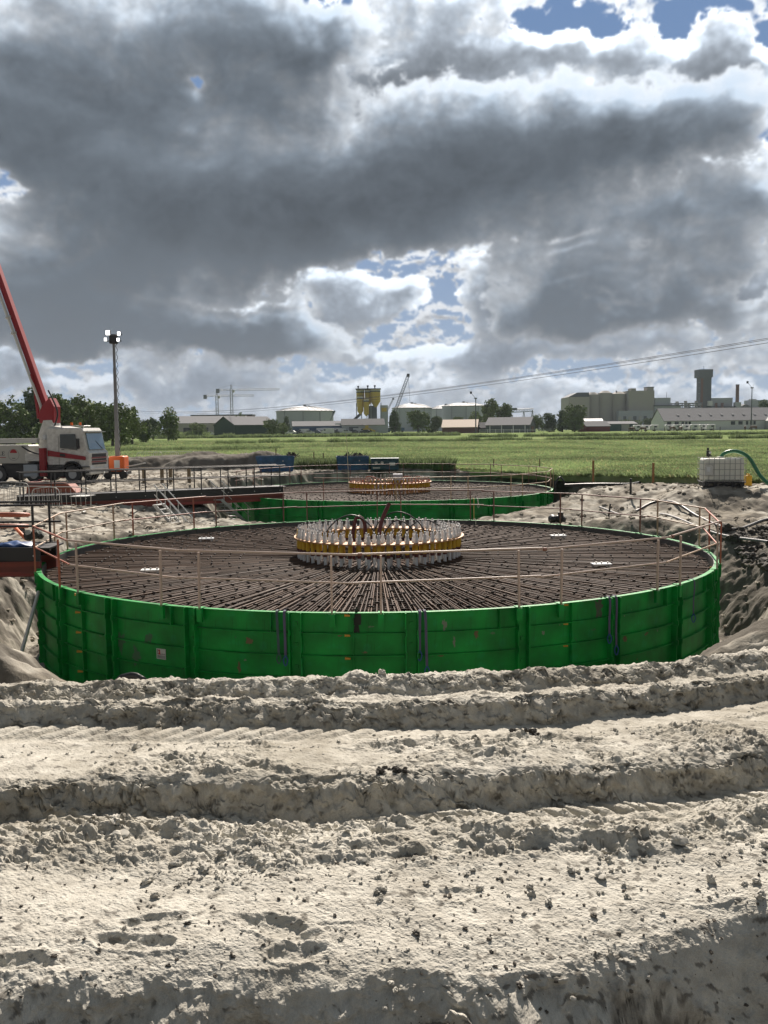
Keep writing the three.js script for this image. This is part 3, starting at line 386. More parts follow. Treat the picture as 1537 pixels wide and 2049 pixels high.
function cage(c, i) {
  const g = thing('anchor_cage', i ? 'distant anchor cage with rusty bolt tips at the middle of the far formwork' : 'anchor bolt cage with white caps and yellow sleeves in the middle of the front mat', 'anchor cage', 'anchor bolt cages', V(c.x + (i ? -.15 : .02), 0, -c.d));
  const ring = (r0, r1, y, t) => arcBox(r0, r1, y - t, y, 0, Math.PI * 2, 72);
  part(g, 'template_plate', ring(1.82, 2.40, .44, .035), plateTan);
  const cap = merge([cyl(.066, .062, .10, 0, .49, 0, 12), cyl(.05, .048, .015, 0, .547, 0, 12), cyl(.046, .045, .11, 0, .61, 0, 10)]), bolt = cyl(.024, .024, 2.9, 0, -.72, 0, 6);
  const sleeve = cyl(.054, .054, .25, 0, .277, 0, 10), band = cyl(.056, .056, .09, 0, .107, 0, 10), foot = cyl(.044, .044, .30, 0, -.08, 0, 9);
  const nut = cyl(.05, .05, .06, 0, .47, 0, 6), thread = cyl(.02, .02, .2, 0, .58, 0, 6), rnd = rng(5 + i);
  for (const [r, n, off] of [[2.27, 56, 0], [1.95, 56, .5]]) for (let k = 0; k < n; k++) {
    const a = (k + off) / n * Math.PI * 2, b = part(g, 'anchor_bolt', bolt, greySteel); b.position.set(Math.sin(a) * r, (rnd() - .5) * .035, Math.cos(a) * r); b.rotation.set((rnd() - .5) * .03, a, (rnd() - .5) * .03);
    if (!i) part(b, 'protective_cap', cap, k === 43 && off === 0 ? yellowSleeve : whiteCap); else { part(b, 'nut', nut, railRed); part(b, 'thread', thread, railTan); }
    part(b, 'sleeve', sleeve, yellowSleeve); part(b, 'tape_band', band, i ? railRed : maroon); part(b, 'foot_sleeve', foot, i ? plateTan : whiteCap);
  }
  part(g, 'embedded_plate', ring(1.78, 2.42, -2.1, .05), rust[0]);
  if (!i) {                                                   // ducts and cables in the cage
    const duct = solo('drain_duct', tube([V(c.x + .05, -.6, -c.d + .3), V(c.x + .03, .5, -c.d + .32), V(c.x + .14, .95, -c.d + .2), V(c.x + .32, 1.32, -c.d)], .055, 20, 10), maroon, 'maroon plastic duct standing up out of the middle of the anchor cage', 'duct');
    solo('bent_duct', tube([V(c.x - .72, -.5, -c.d - .4), V(c.x - .72, .5, -c.d - .4), V(c.x - .6, .92, -c.d - .4), V(c.x - .42, .8, -c.d - .5), V(c.x - .38, .2, -c.d - .5)], .055, 20, 10), maroon, 'short maroon duct bent over behind the tall one in the cage', 'duct');
    const loop = (x0, x1, z0, z1, h, label) => solo('cable_loop', tube([V(c.x + x0, -.3, -c.d + z0), V(c.x + x0, .45, -c.d + z0), V(c.x + mix(x0, x1, .25), h * .88, -c.d + mix(z0, z1, .25)), V(c.x + mix(x0, x1, .55), h, -c.d + mix(z0, z1, .5)), V(c.x + mix(x0, x1, .85), h * .72, -c.d + mix(z0, z1, .85)), V(c.x + x1, .3, -c.d + z1)], .019, 32, 7), rubber, label, 'cable');
    loop(-1.5, .0, .1, .3, 1.02, 'black cable arching over the left half of the anchor cage'); loop(1.35, -.2, -.1, -.6, 1.05, 'black cable arching highest over the right rear of the anchor cage'); loop(1.05, .1, .5, .3, .88, 'thin black cable dropping in front over the right half of the cage'); loop(1.9, .7, -.8, -.2, .8, 'low black cable near the right edge of the anchor cage');
  } else {
    solo('tool_box', rbox(.55, .34, .4, c.x + .28, .78, -c.d + 1.7, .03), std(.5, .5, .54, .5), 'pale grey box standing on the bolts of the distant anchor cage', 'box');
    for (const [x, z, h] of [[-1.2, 1.5, 1.0], [.9, 1.2, .95], [1.6, .6, .9]]) solo('red_hose', tube([V(c.x + x - .5, .5, -c.d + z), V(c.x + x - .2, h * .8, -c.d + z - .2), V(c.x + x + .2, h * .75, -c.d + z - .1), V(c.x + x + .6, .5, -c.d + z)], .03, 18, 6), railRed, ['red hose over the left side of the distant anchor cage', 'red hose over the middle right of the distant anchor cage', 'red hose at the right end of the distant anchor cage'][x < 0 ? 0 : x < 1 ? 1 : 2], 'hose');
  }
}
cage(RING[0], 0); cage(RING[1], 1);

// guardrail sections: two posts in brackets on the formwork, a top rail and a middle rail each
const WHERE = ['nearest the camera, just right of the middle', 'right of the middle, over the wide bare panel', 'over the paired blue slings', 'at the right end beside the single sling', 'turning the far right corner', 'right rear, in front of the mud lumps', 'rear right, before the looped black hose', 'rear, right of the cage', 'rear, straight behind the cage', 'rear, left of the cage', 'rear left, before the aluminium stairs', 'rear left, short and tilted', 'left, beside the loose sand slope', 'far left beside the walkway end', 'left, over the mottled panels', 'left of the middle, over the white sticker'];
function guard(c, i) {
  const SEG = 2 * Math.PI / 16, rr = R + .14, rnd = rng(31 + i);
  for (let k = 0; k < 16; k++) {
    const a0 = -2 * DEG + k * SEG, mid = a0 + SEG / 2, leftSide = k >= 11 && k <= 13;
    if (i && (k === 12 || k === 13 || k === 14)) continue;                          // the far ring has no rails where the walkway lands
    const g = thing('guardrail_section', (i ? 'thin brown guardrail section on the distant formwork, ' : 'steel guardrail section on the front formwork, ') + (i ? WHERE_FAR[k] : WHERE[k]), 'guardrail', i ? 'guardrails of the far formwork' : 'guardrails of the front formwork', V(c.x, 0, -c.d));
    const tone = i ? (k < 4 ? railTan : railBrown) : [railPale, railPale, railPale, railRed, railTan, railBrown, railBrown, railBrown, railBrown, railBrown, railRed, railTan, railTan, railRed, railPale, railPale][k];
    const t0 = 1.08 + (rnd() - .5) * .05, t1 = 1.08 + (rnd() - .5) * .05, P = (a, y, r = rr) => V(Math.sin(a) * r, y, Math.cos(a) * r);
    const p0 = a0 + .045, p1 = a0 + SEG - .055, w = .021;
    for (const [p, t] of [[p0, t0], [p1, t1]]) { const post = part(g, 'post', bar(P(p, -.10), P(p + (rnd() - .5) * .004, t), .038, .038), tone); part(g, 'bracket', [arcBox(R + .10, R + .165, -.26, -.012, p - .055 / R, p + .055 / R, 1), arcBox(R - .01, R + .17, .002, .014, p - .05 / R, p + .05 / R, 1)], i ? greenFar : green); }
    const o0 = a0 - .012, o1 = a0 + SEG - .002;
    part(g, 'top_rail', rod(P(o0, t0 + .02, rr / Math.cos(.04)), P(o1, t1 + .02, rr / Math.cos(.04)), w, 8), tone);
    part(g, 'middle_rail', rod(P(o0, t0 - .52, rr - .03), P(o1, t1 - .52 + (rnd() - .5) * .04, rr - .03), w * .9, 8), k % 5 === 2 ? railTan : tone);
    if (!i && k < 4) part(g, 'clamp', rod(P(o0 + .012, t0 + .02, rr / Math.cos(.04)), P(o0 + .020, t0 + .02, rr / Math.cos(.04)), .034, 8), railBrown);
  }
}
const WHERE_FAR = ['nearest, just right of its middle', 'nearest, second from its middle', 'at its right front', 'at its right, over the yellow strap', 'at its right corner', 'rear right, against the meadow', 'rear right, second from the corner', 'rear, right of its cage', 'rear, behind its cage', 'rear, before the blue container', 'rear, before the loaded skip', 'rear left, beside the walkway end', '', '', '', 'nearest, left of its middle'];
guard(RING[0], 0); guard(RING[1], 1);

// ---------------------------------------------------------------- trees, farms and industry beyond the meadow
const leafTex = [std(.13, .185, .068, .8, { side: THREE.DoubleSide, vertexColors: true }), std(.155, .21, .08, .8, { side: THREE.DoubleSide, vertexColors: true }), std(.10, .145, .068, .8, { side: THREE.DoubleSide, vertexColors: true })];
const bark = std(.09, .075, .06, .9);
function crownGeo(w, h, seed, size, clumps, shape = 0) {
  const r = rng(seed), p = [], c = [], lobes = [], nl = 11 + Math.floor(r() * 5);
  for (let k = 0; k < nl; k++) { const a = r() * 6.28, t = r(), rad = (shape === 1 ? .25 * (1 - t * .6) : .34 * Math.sqrt(1 - (t * 1.7 - .75) ** 2 * .35)) * r() ** .5; lobes.push([Math.cos(a) * w * rad, h * (.18 + .62 * t), Math.sin(a) * w * rad, (shape === 1 ? .2 : .25) * w * (.65 + .55 * r()), .17 * h * (.8 + .6 * r())]); }
  for (let k = 0; k < clumps; k++) {
    const [lx, ly, lz, lr, lh] = lobes[k % nl], a = r() * 6.28, b = Math.acos(2 * r() - 1), q = .55 + .5 * r(), cx = lx + Math.sin(b) * Math.cos(a) * lr * q, cy = ly + Math.cos(b) * lh * q, cz = lz + Math.sin(b) * Math.sin(a) * lr * q, tone = .7 + .6 * r();
    for (let j = 0; j < 11; j++) {
      const x = cx + (r() - .5) * size * 3.2, y = cy + (r() - .5) * size * 2.6, z = cz + (r() - .5) * size * 3.2, u = V(r() - .5, r() - .5, r() - .5).normalize(), v = V(r() - .5, r() - .5, r() - .5).cross(u).normalize(), s = size * (.5 + .7 * r()), t = tone * (.85 + .3 * r());
      p.push(x - u.x * s, y - u.y * s, z - u.z * s, x + v.x * s * .6, y + v.y * s * .6, z + v.z * s * .6, x + u.x * s, y + u.y * s, z + u.z * s, x - u.x * s, y - u.y * s, z - u.z * s, x + u.x * s, y + u.y * s, z + u.z * s, x - v.x * s * .6, y - v.y * s * .6, z - v.z * s * .6);
      for (let m = 0; m < 6; m++) c.push(t * (1 + .1 * (m % 2)), t, t * .95);
    }
  }
  const g = new THREE.BufferGeometry(); g.setAttribute('position', new THREE.Float32BufferAttribute(p, 3)); g.setAttribute('color', new THREE.Float32BufferAttribute(c, 3)); g.computeVertexNormals(); return g;
}
let treeSeed = 400;
function tree(label, px, py, d, wpx, kind = 0, name = 'tree', bare = 0, group = 'trees along the far edge of the meadow') {
  const top = at(px, py, d), base = fieldY(top.x, d) - .1, h = top.y - base, w = wpx / FOCAL * d, s = treeSeed++, r = rng(s);
  const g = thing(name, label, 'tree', group, V(top.x, base, -d));
  const limbs = [rod(V(0, 0, 0), V(.1, h * .45, 0), .035 * h, 7, .018 * h)]; for (let k = 0; k < 5; k++) { const a = r() * 6.28; limbs.push(rod(V(.05, h * (.2 + .08 * k), 0), V(Math.cos(a) * w * .28, h * (.45 + .1 * k), Math.sin(a) * w * .28), .014 * h, 5, .004 * h)); }
  part(g, 'trunk', limbs, bark);
  part(g, 'crown', crownGeo(w, h, s, Math.max(.18, h * .036), bare ? 240 : Math.min(760, 380 + Math.round(w * 14)), kind === 2 ? 1 : 0), leafTex[kind]);
  return g;
}
tree('broad dark tree at the left edge behind the concrete pump', 10, 792, 165, 90, 0); tree('tall tree behind the red boom of the pump', 62, 772, 170, 90, 2); tree('rounded green tree just right of the red boom', 112, 782, 160, 84, 0); tree('full tree above the truck windscreen', 158, 790, 168, 70, 1); tree('reddish-tipped thin tree left of the lamp mast', 190, 800, 175, 40, 1, 'tree', 1);
tree('dense tree behind the lamp mast', 222, 800, 160, 76, 0); tree('lower tree right of the lamp mast', 262, 812, 172, 58, 1); tree('small tree at the right end of the left wood', 290, 830, 190, 40, 2); tree('free-standing round tree between the wood and the farm', 335, 810, 210, 44, 0, 'tree', 1); tree('low bush left of the free-standing tree', 305, 836, 230, 44, 2); tree('bushy low tree in front of the tan warehouse', 395, 846, 290, 40, 1); tree('bright bush above the green barn', 472, 826, 380, 50, 1);
tree('dark tree covering the right end of the green barn', 543, 838, 300, 36, 0); tree('lighter bush beside the green barn', 566, 842, 310, 30, 1); tree('small dark round tree in front of the domed tank', 572, 832, 420, 26, 2);
tree('slim tree at the foot of the mobile crane', 790, 822, 350, 34, 2); tree('broad dark tree right of the mobile crane', 836, 818, 330, 62, 0); tree('second broad tree right of the mobile crane', 872, 830, 340, 50, 2); tree('low tree left of the small windmill', 918, 832, 380, 46, 0); tree('tall pale poplar-like tree behind the barns', 984, 798, 360, 40, 1); tree('dark tree beside the pale tall one', 1008, 806, 365, 34, 0); tree('bushy tree behind the windmill foot', 958, 822, 370, 46, 1);
tree('pale willow hedge tree right of the gantry', 1070, 830, 330, 44, 1); tree('rounded hedge tree left of the beige factory', 1100, 820, 335, 44, 2); tree('tall dark tree in front of the beige factory', 1150, 806, 320, 44, 0); tree('dark tree left of the tall one at the factory', 1126, 820, 325, 34, 2); tree('dark green clump before the factory pipes', 1262, 838, 420, 60, 0); tree('second dark clump before the factory pipes', 1300, 836, 430, 50, 2); tree('dark bush at the right edge behind the long barn', 1530, 792, 420, 30, 2);

const M = { pale: std(.40, .40, .38), beige: std(.34, .325, .295), greyWall: std(.36, .39, .42), dkgrey: std(.10, .115, .13), white: std(.62, .63, .63, .6), roofGrey: std(.15, .155, .165, .95), roofDark: std(.07, .075, .08, .95), roofSunPainted: std(.55, .43, .32, .7), brick: std(.14, .07, .055), greenWall: std(.028, .062, .045), blue: std(.05, .10, .17), yellow: std(.50, .36, .055, .55), steel: std(.22, .24, .26, .5), dark: std(.03, .032, .035), glass: std(.03, .04, .05, .15), teal: std(.05, .10, .09), red: std(.14, .03, .03), tankRoof: std(.36, .38, .40, .7), rusty: std(.16, .09, .07) };  // the brick barn's bright roof tone has sunlight put into its colour
const gy = (x, d) => fieldY(x, d);
function gable(name, label, cat, px, d, L, W, eave, ridge, turn, wallM, roofM, extra) {
  const c = at(px, 860, d), g = thing(name, label, cat, 'buildings beyond the meadow', V(c.x, gy(c.x, d) - .15, -d), turn);
  part(g, 'wall', prism([[-W / 2, 0], [W / 2, 0], [W / 2, eave], [0, ridge], [-W / 2, eave]], L).translate(0, 0, -L / 2).rotateY(Math.PI / 2), wallM);
  const sl = Math.hypot(W / 2 + .3, (ridge - eave) * (W / 2 + .3) / (W / 2)), an = Math.atan2(ridge - eave, W / 2);
  for (const s of [-1, 1]) part(g, 'roof_slope', box(L + .6, .18, sl, 0, (ridge + eave) / 2 + .12 - .03, s * (W / 4 + .12), 0, s * an), roofM);
  if (extra) extra(g); return g;
}
// farm and works on the left
gable('green_barn', 'dark green barn with grey roof, half hidden by trees', 'barn', 492, 318, 17, 13, 3.6, 6.4, .72, M.greenWall, M.roofGrey, (g) => part(g, 'gable_door', box(.1, 3, 3.2, 8.55, 1.5, 0), M.dark));
gable('warehouse', 'long tan warehouse with low grey roof behind the bushes', 'warehouse', 418, 420, 34, 20, 5.2, 8.4, .35, M.beige, M.roofGrey, (g) => { for (let k = 0; k < 4; k++) part(g, 'door', box(3.4, 3.4, .2, -11 + k * 7.4, 1.7, 10.05), M.dark); });
{ const c = at(448, 860, 560), g = thing('flat_block', 'flat dark red block behind the tan warehouse', 'building', 'buildings beyond the meadow', V(c.x, gy(0, 560), -560)); part(g, 'wall', box(36, 10.8, 14, 0, 5.4, 0), M.brick); part(g, 'parapet', box(36.6, .7, 14.6, 0, 11.1, 0), M.dkgrey); for (let k = 0; k < 7; k++) part(g, 'window', box(3, 1.2, .2, -14 + k * 4.7, 8.6, 7.05), M.glass); }
function lattice(a, b, w, n, r, mat, g, name) { const d = b.clone().sub(a).normalize(), s = Math.abs(d.y) > .9 ? V(1, 0, 0) : V(0, 1, 0), u = d.clone().cross(s).normalize(), v = u.clone().cross(d).normalize(), q = (t, i) => a.clone().lerp(b, t).addScaledVector(u, (i & 1 ? .5 : -.5) * w).addScaledVector(v, (i & 2 ? .5 : -.5) * w), list = []; for (const i of [0, 1, 2, 3]) list.push(rod(q(0, i), q(1, i), r, 4)); for (let k = 0; k < n; k++) for (const [i, j] of [[0, 1], [1, 3], [3, 2], [2, 0]]) list.push(rod(q(k / n, k % 2 ? i : j), q((k + 1) / n, k % 2 ? j : i), r * .7, 3)); return part(g, name, list, mat); }
function towerCrane(label, px, pyTop, d, pxA, pxB) {
  const t = at(px, pyTop + 6, d), b = gy(t.x, d), g = thing('tower_crane', label, 'crane', 'tower cranes on the skyline', V(t.x, b, -d)), H = t.y - b, s = d / FOCAL; lattice(V(0, 0, 0), V(0, H, 0), 1.8, 14, .16, M.steel, g, 'mast'); lattice(V(0, H, 0), V(0, H + 4, 0), 1, 2, .12, M.steel, g, 'tower_head'); lattice(V((pxA - px) * s, H, 0), V((pxB - px) * s, H, 0), 1.2, 18, .11, M.steel, g, 'jib'); part(g, 'counterweight', box(2.6, 3.2, 2, (pxA - px) * s + 1.2, H - .8, 0), M.dkgrey); part(g, 'cab', box(1.8, 2, 1.8, 1.6, H - 1.2, 0), M.pale);
  part(g, 'stay', [rod(V(0, H + 4, 0), V((pxB - px) * s * .6, H + .6, 0), .07, 4), rod(V(0, H + 4, 0), V((pxA - px) * s, H + .6, 0), .07, 4)], M.steel);
}
towerCrane('lower tower crane on the left of the pair', 434, 786, 760, 408, 508); towerCrane('taller tower crane on the right of the pair', 463, 774, 740, 433, 560);
function tank(label, px, wpx, pyEave, pyTop, d, stair) {
  const c = at(px, 860, d), b = gy(c.x, d) - .2, rad = wpx / 2 / FOCAL * d, e = at(px, pyEave, d).y - b, h = at(px, pyTop, d).y - b, g = thing('storage_tank', label, 'tank', 'domed storage tanks', V(c.x, b, -d - rad));
  part(g, 'shell', cyl(rad, rad, e, 0, e / 2, 0, 56), M.greyWall); const pts = []; for (let k = 0; k <= 8; k++) { const t = k / 8; pts.push(new THREE.Vector2(Math.max(.01, (rad + .4) * (1 - t)), e + (h - e) * (1 - (1 - t) ** 2))); } part(g, 'dome', new THREE.LatheGeometry(pts, 48), M.tankRoof);
  for (let k = 0; k < 26; k++) { const a = k / 26 * 6.283; part(g, 'roof_rib', tube([0, .3, .6, .95].map((t) => V(Math.sin(a) * (rad + .4) * (1 - t), e + (h - e) * (1 - (1 - t) ** 2) + .12, Math.cos(a) * (rad + .4) * (1 - t))), .14, 6, 4), M.steel); }
  for (const s of [-.68, .02, .62]) part(g, 'shell_column', box(.5, e, .5, Math.sin(s) * (rad + .1), e / 2, Math.cos(s) * (rad + .1)), M.steel);
  part(g, 'eave_ring', new THREE.TorusGeometry(rad + .3, .3, 5, 56).rotateX(Math.PI / 2).translate(0, e, 0), M.steel); part(g, 'roof_hatch', [cyl(1, 1, 1.2, 0, h + .5, 0, 10), box(1.4, .6, 1, 2.4, h + .3, 0)], M.steel);
  if (stair) part(g, 'stair', bar(V(rad * .72, .5, rad * .75), V(rad * 1.05, e, rad * .1), 1, .8), M.steel);
  if (stair) part(g, 'gate', box(6.4, 6.5, .4, -1.2, 3.2, rad + .1), M.blue);
}
tank('nearest domed grey tank left of the yellow silos', 606, 117, 822, 812, 560, 1); tank('domed tank right of the mobile crane', 826, 80, 816, 807, 640, 0); tank('domed tank whose roof overlaps the one at its right', 895, 66, 818, 810, 690, 0); tank('domed tank behind the small windmill', 932, 88, 812, 805, 650, 0);
{ // concrete plant
  const d = 430, s = d / FOCAL, c = at(738, 860, d), b = gy(c.x, d), Y = (py) => at(738, py, d).y - b, X = (px) => (px - 738) * s, g = thing('concrete_plant', 'yellow silo battery of a concrete plant on thin legs', 'silos', undefined, V(c.x, b, -d));
  const silo = (px0, px1, top, bot, tip, z) => { const r = X(px1) / 2 - X(px0) / 2, x = X((px0 + px1) / 2), y0 = Y(bot), y1 = Y(top), q = part(g, 'silo', cyl(r, r, y1 - y0, x, (y0 + y1) / 2, z, 24), M.yellow); part(q, 'cone', cyl(.25 * r, r, y0 - Y(tip), x, (y0 + Y(tip)) / 2, z, 24), M.yellow); part(q, 'stripe', cyl(r + .05, r + .05, .5, x, y1 - 1, z, 24), M.dkgrey); part(q, 'white_band', cyl(r + .04, r + .04, .45, x, y1 - .5, z, 24), M.white); part(q, 'cap', cyl(r + .15, r + .15, .25, x, y1 + .12, z, 24), M.dkgrey); };
  silo(742, 762, 779, 803, 815, 0); silo(731, 743, 780, 806, 812, -1.2); silo(714, 730, 780, 812, 820, -2); silo(716, 728, 793, 823, 829, 2.6); silo(729, 739, 799, 828, 833, 3.4);
  for (const [px, t] of [[718, 772], [737, 771], [751, 771]]) part(g, 'filter_stack', [cyl(.25, .25, Y(t) - Y(779), X(px), (Y(t) + Y(779)) / 2, 0, 8), cyl(.45, .45, .7, X(px), Y(t + 1.5), 0, 8)], M.dkgrey);
  part(g, 'platform', box(X(763) - X(713), .35, 7, 0, Y(778.5), 0), M.dkgrey);
  for (const px of [714, 724, 735, 743, 752, 763]) part(g, 'leg', box(.4, Y(806), .4, X(px), Y(806) / 2, px % 2 ? 1.6 : -1.4), M.steel);
  part(g, 'mixing_tower', box(4, Y(812), 4.4, X(746), Y(812) / 2, -1.8), M.dkgrey); part(g, 'clad_tower', box(3.6, Y(811), 4, X(769), Y(811) / 2, -4), M.greyWall); part(g, 'yellow_panel', box(2.4, 1.8, .2, X(769), Y(820), -1.9), M.yellow);
  part(g, 'conveyor', bar(V(X(690), Y(856), -2), V(X(722), Y(828), -2), 1.6, 1.2), M.dkgrey);
  for (const [px, py] of [[720, 845], [727, 843], [732, 842]]) part(g, 'chute', cyl(.5, .3, 2.2, X(px), Y(py), 2.5, 10), M.white);
}
{ // mobile lattice crane
  const d = 480, a = at(789, 828, d), t = at(817, 751, d), g = thing('mobile_crane', 'mobile crane with raised lattice boom right of the silos', 'crane', undefined, V(0, 0, 0)); lattice(a, t, 1.3, 22, .14, M.dkgrey, g, 'boom'); part(g, 'boom_head', box(1.4, 1.6, 1.2, t.x, t.y, t.z), M.dark); const f = at(792, 860, d), y = gy(f.x, d); part(g, 'hoist_rope', rod(t, V(t.x + .8, at(820, 806, d).y, t.z), .06, 4), M.dark); part(g, 'carrier', [box(9, 1.6, 2.8, f.x, y + 1.6, -d), box(3.4, 2.6, 2.6, f.x - 1, y + 3.4, -d)], M.blue); part(g, 'mast', bar(V(a.x, y + 4, a.z), a, .9, .9), M.dkgrey); for (const k of [-3.4, -1.6, 1.6, 3.4]) part(g, 'wheel', cyl(.6, .6, 2.7, 0, 0, 0, 14).rotateX(Math.PI / 2).translate(f.x + k, y + .6, -d), M.dark); }
{ const d = 700, a = at(775, 822, d), t = at(787, 798, d), g = thing('distant_crane', 'tiny distant crane boom between silos and mobile crane', 'crane', undefined, V(0, 0, 0)); lattice(a, t, .8, 8, .14, M.steel, g, 'boom'); part(g, 'boom_head', box(1.4, 1.4, 1, t.x, t.y, t.z), M.dkgrey); part(g, 'mast', bar(V(a.x, gy(0, d), a.z), a, 1, 1), M.steel); }
// sheds and cars at the concrete plant
gable('shed', 'low shed with dark curved-looking roof before the nearest tank', 'shed', 655, 405, 30, 12, 3.4, 5.4, .12, M.blue, M.roofGrey, (g) => { part(g, 'wall_panel', box(18, 2.6, .15, 4, 1.3, 6.1), M.white); part(g, 'sign_board', box(3, .7, .2, 4.5, 4.2, 6.2), M.white); });
gable('workshop', 'grey workshop with yellow machine in front of the silos', 'shed', 726, 402, 18, 13, 3.6, 6.2, .05, M.greyWall, M.roofDark, (g) => part(g, 'door', box(4, 3, .2, -4, 1.5, 6.55), M.dkgrey));
{ const c = at(735, 860, 394), g = thing('yellow_machine', 'yellow loader parked before the grey workshop', 'loader', undefined, V(c.x, gy(0, 394), -394)); part(g, 'body', [box(3.6, 1.2, 2, 0, 1.5, 0), box(1.4, 1.4, 1.6, -.2, 2.6, 0)], M.yellow); part(g, 'bucket', bar(V(1.8, 1.5, 0), V(3.4, .8, 0), 2, .7), M.yellow); for (const x of [-1.2, 1.2]) part(g, 'wheel', cyl(.7, .7, 2.2, 0, 0, 0, 12).rotateX(Math.PI / 2).translate(x, .7, 0), M.dark); }
function carGeo(van) { return prism(van ? [[-2.5, .35], [2.5, .35], [2.5, 1.15], [1.9, 1.25], [1.3, 2.1], [-2.45, 2.15]] : [[-2.15, .35], [2.15, .35], [2.15, .85], [1.2, .98], [.55, 1.48], [-1.2, 1.5], [-1.9, 1.0], [-2.15, .95]], 1.7, .05).translate(0, 0, -.85); }
const carBody = [carGeo(0), carGeo(1)], wheelG = cyl(.33, .33, 1.75, 0, 0, 0, 12).rotateX(Math.PI / 2), windowG = [box(1.7, .42, 1.82, -.35, 1.24, 0), box(.8, .6, 1.82, 1.2, 1.6, 0)];
function parked(label, px, d, van, mat, turn = 0, group = 'vehicles parked at the concrete plant') { const c = at(px, 860, d), g = thing(van ? 'parked_van' : 'parked_car', label, van ? 'van' : 'car', group, V(c.x, gy(c.x, d), -d), turn); part(g, 'body', carBody[van], mat); part(g, 'side_windows', windowG[van], M.glass).name = 'side_window'; for (const x of [-1.35, 1.35]) { const w = part(g, 'wheel', wheelG, M.dark); w.position.set(x, .33, 0); } }
const carM = [M.white, std(.03, .035, .045, .3), std(.42, .43, .44, .3, { metalness: .4 }), std(.05, .07, .14, .3), M.white];
['white car at the left end of the parked row', 'dark car second in the parked row', 'white van third in the parked row', 'silver car before the nearest tank', 'dark blue car left of the low shed', 'white car before the left of the shed', 'white van before the middle of the shed', 'dark car before the shed sign', 'white van under the shed sign', 'silver car left of the workshop', 'dark car at the workshop corner', 'white van nearest the workshop', 'dark car at the right end of the parked row'].forEach((l, k) => parked(l, 582 + k * 12.4, 392 + (k % 3) * 2, l.includes('van') ? 1 : 0, l.startsWith('white') ? M.white : l.startsWith('silver') ? carM[2] : l.includes('blue') ? carM[3] : carM[1], (k % 2 ? .1 : Math.PI - .2)));
parked('white van far left below the free-standing tree', 322, 260, 1, M.white, .3, 'vehicles behind the left trees'); parked('white car beside the van below the free-standing tree', 340, 262, 0, M.white, .2, 'vehicles behind the left trees'); parked('white car left of the green barn', 420, 330, 0, M.white, .2, 'vehicles behind the left trees');
// barns in the middle
gable('brick_barn', 'small brick barn with pinkish roof painted as sunlit', 'barn', 922, 326, 12, 8.5, 2.1, 4.6, -.18, M.brick, M.roofSunPainted, (g) => part(g, 'door', box(.1, 2, 2, -6.05, 1, 1), M.dark));
gable('open_barn', 'dark open barn with grey roof in the middle distance', 'barn', 1022, 322, 15, 12, 2.6, 5.2, -.32, M.dkgrey, M.roofGrey, (g) => { for (let k = 0; k < 4; k++) part(g, 'bay_post', box(.25, 2.6, .25, -6 + k * 4, 1.3, 6.1), M.white); part(g, 'gable_panel', box(.12, 2.2, 5, 7.56, 1.1, 0), M.brick); });
gable('side_shed', 'small dark shed between the brick barn and the open barn', 'shed', 966, 330, 6, 6, 1.8, 3.6, .5, M.dkgrey, M.roofDark);
for (let k = 0; k < 9; k++) { const p = at(960 + k * 16, 860, 312); const g = thing('field_fence', 'white rail fence panel before the open barn, number counted from its left: ' + ['first', 'second', 'third', 'fourth', 'fifth', 'sixth', 'seventh', 'eighth', 'last'][k], 'fence', 'white rail fence panels', V(p.x, gy(0, 312), -312)); part(g, 'post', box(.14, 1.2, .14, 0, .6, 0), M.white); part(g, 'rail', [box(2.7, .1, .06, 1.35, 1.05, 0)], M.white); part(g, 'rail', [box(2.7, .1, .06, 1.35, .6, 0)], M.white); }
{ const d = 520, a = at(1016, 823, d), b = at(1068, 820, d), y = gy(0, d), g = thing('gantry_crane', 'blue-grey gantry crane on tall legs behind the barns', 'gantry', undefined, V(0, 0, 0)); lattice(a, b, 1.6, 10, .16, M.steel, g, 'girder'); for (const t of [.1, .62, .95]) { const p = a.clone().lerp(b, t); part(g, 'leg', [rod(V(p.x - 1.4, y, p.z), p, .2, 5), rod(V(p.x + 1.4, y, p.z), p, .2, 5)], M.steel); } part(g, 'trolley', box(3, 1.2, 2, mix(a.x, b.x, .25), a.y + 1.2, a.z), M.dkgrey); }
function windmill(label, px, pyTop, d) { const t = at(px, pyTop, d), b = gy(t.x, d), H = t.y - b, g = thing('windmill', label, 'windmill', 'small farm windmills', V(t.x, b, -d)); part(g, 'pole', cyl(.22, .15, H, 0, H / 2, 0, 8), M.dkgrey); part(g, 'hub', box(.9, .4, .4, 0, H, 0), M.dkgrey); part(g, 'tail_vane', [rod(V(0, H, 0), V(-1.5, H + 1.7, 0), .06, 4), box(.7, .8, .06, -1.6, H + 1.9, 0)], M.dark); for (const [x, y] of [[.55, 1.3], [.75, -1.2], [-1, .05]]) part(g, 'blade', bar(V(0, H, .3), V(x, H + y, .3), .12, .03), M.pale); }
windmill('windmill pole in front of the brick barn', 952, 797, 315); windmill('windmill pole in front of the long white barn', 1505, 776, 320);
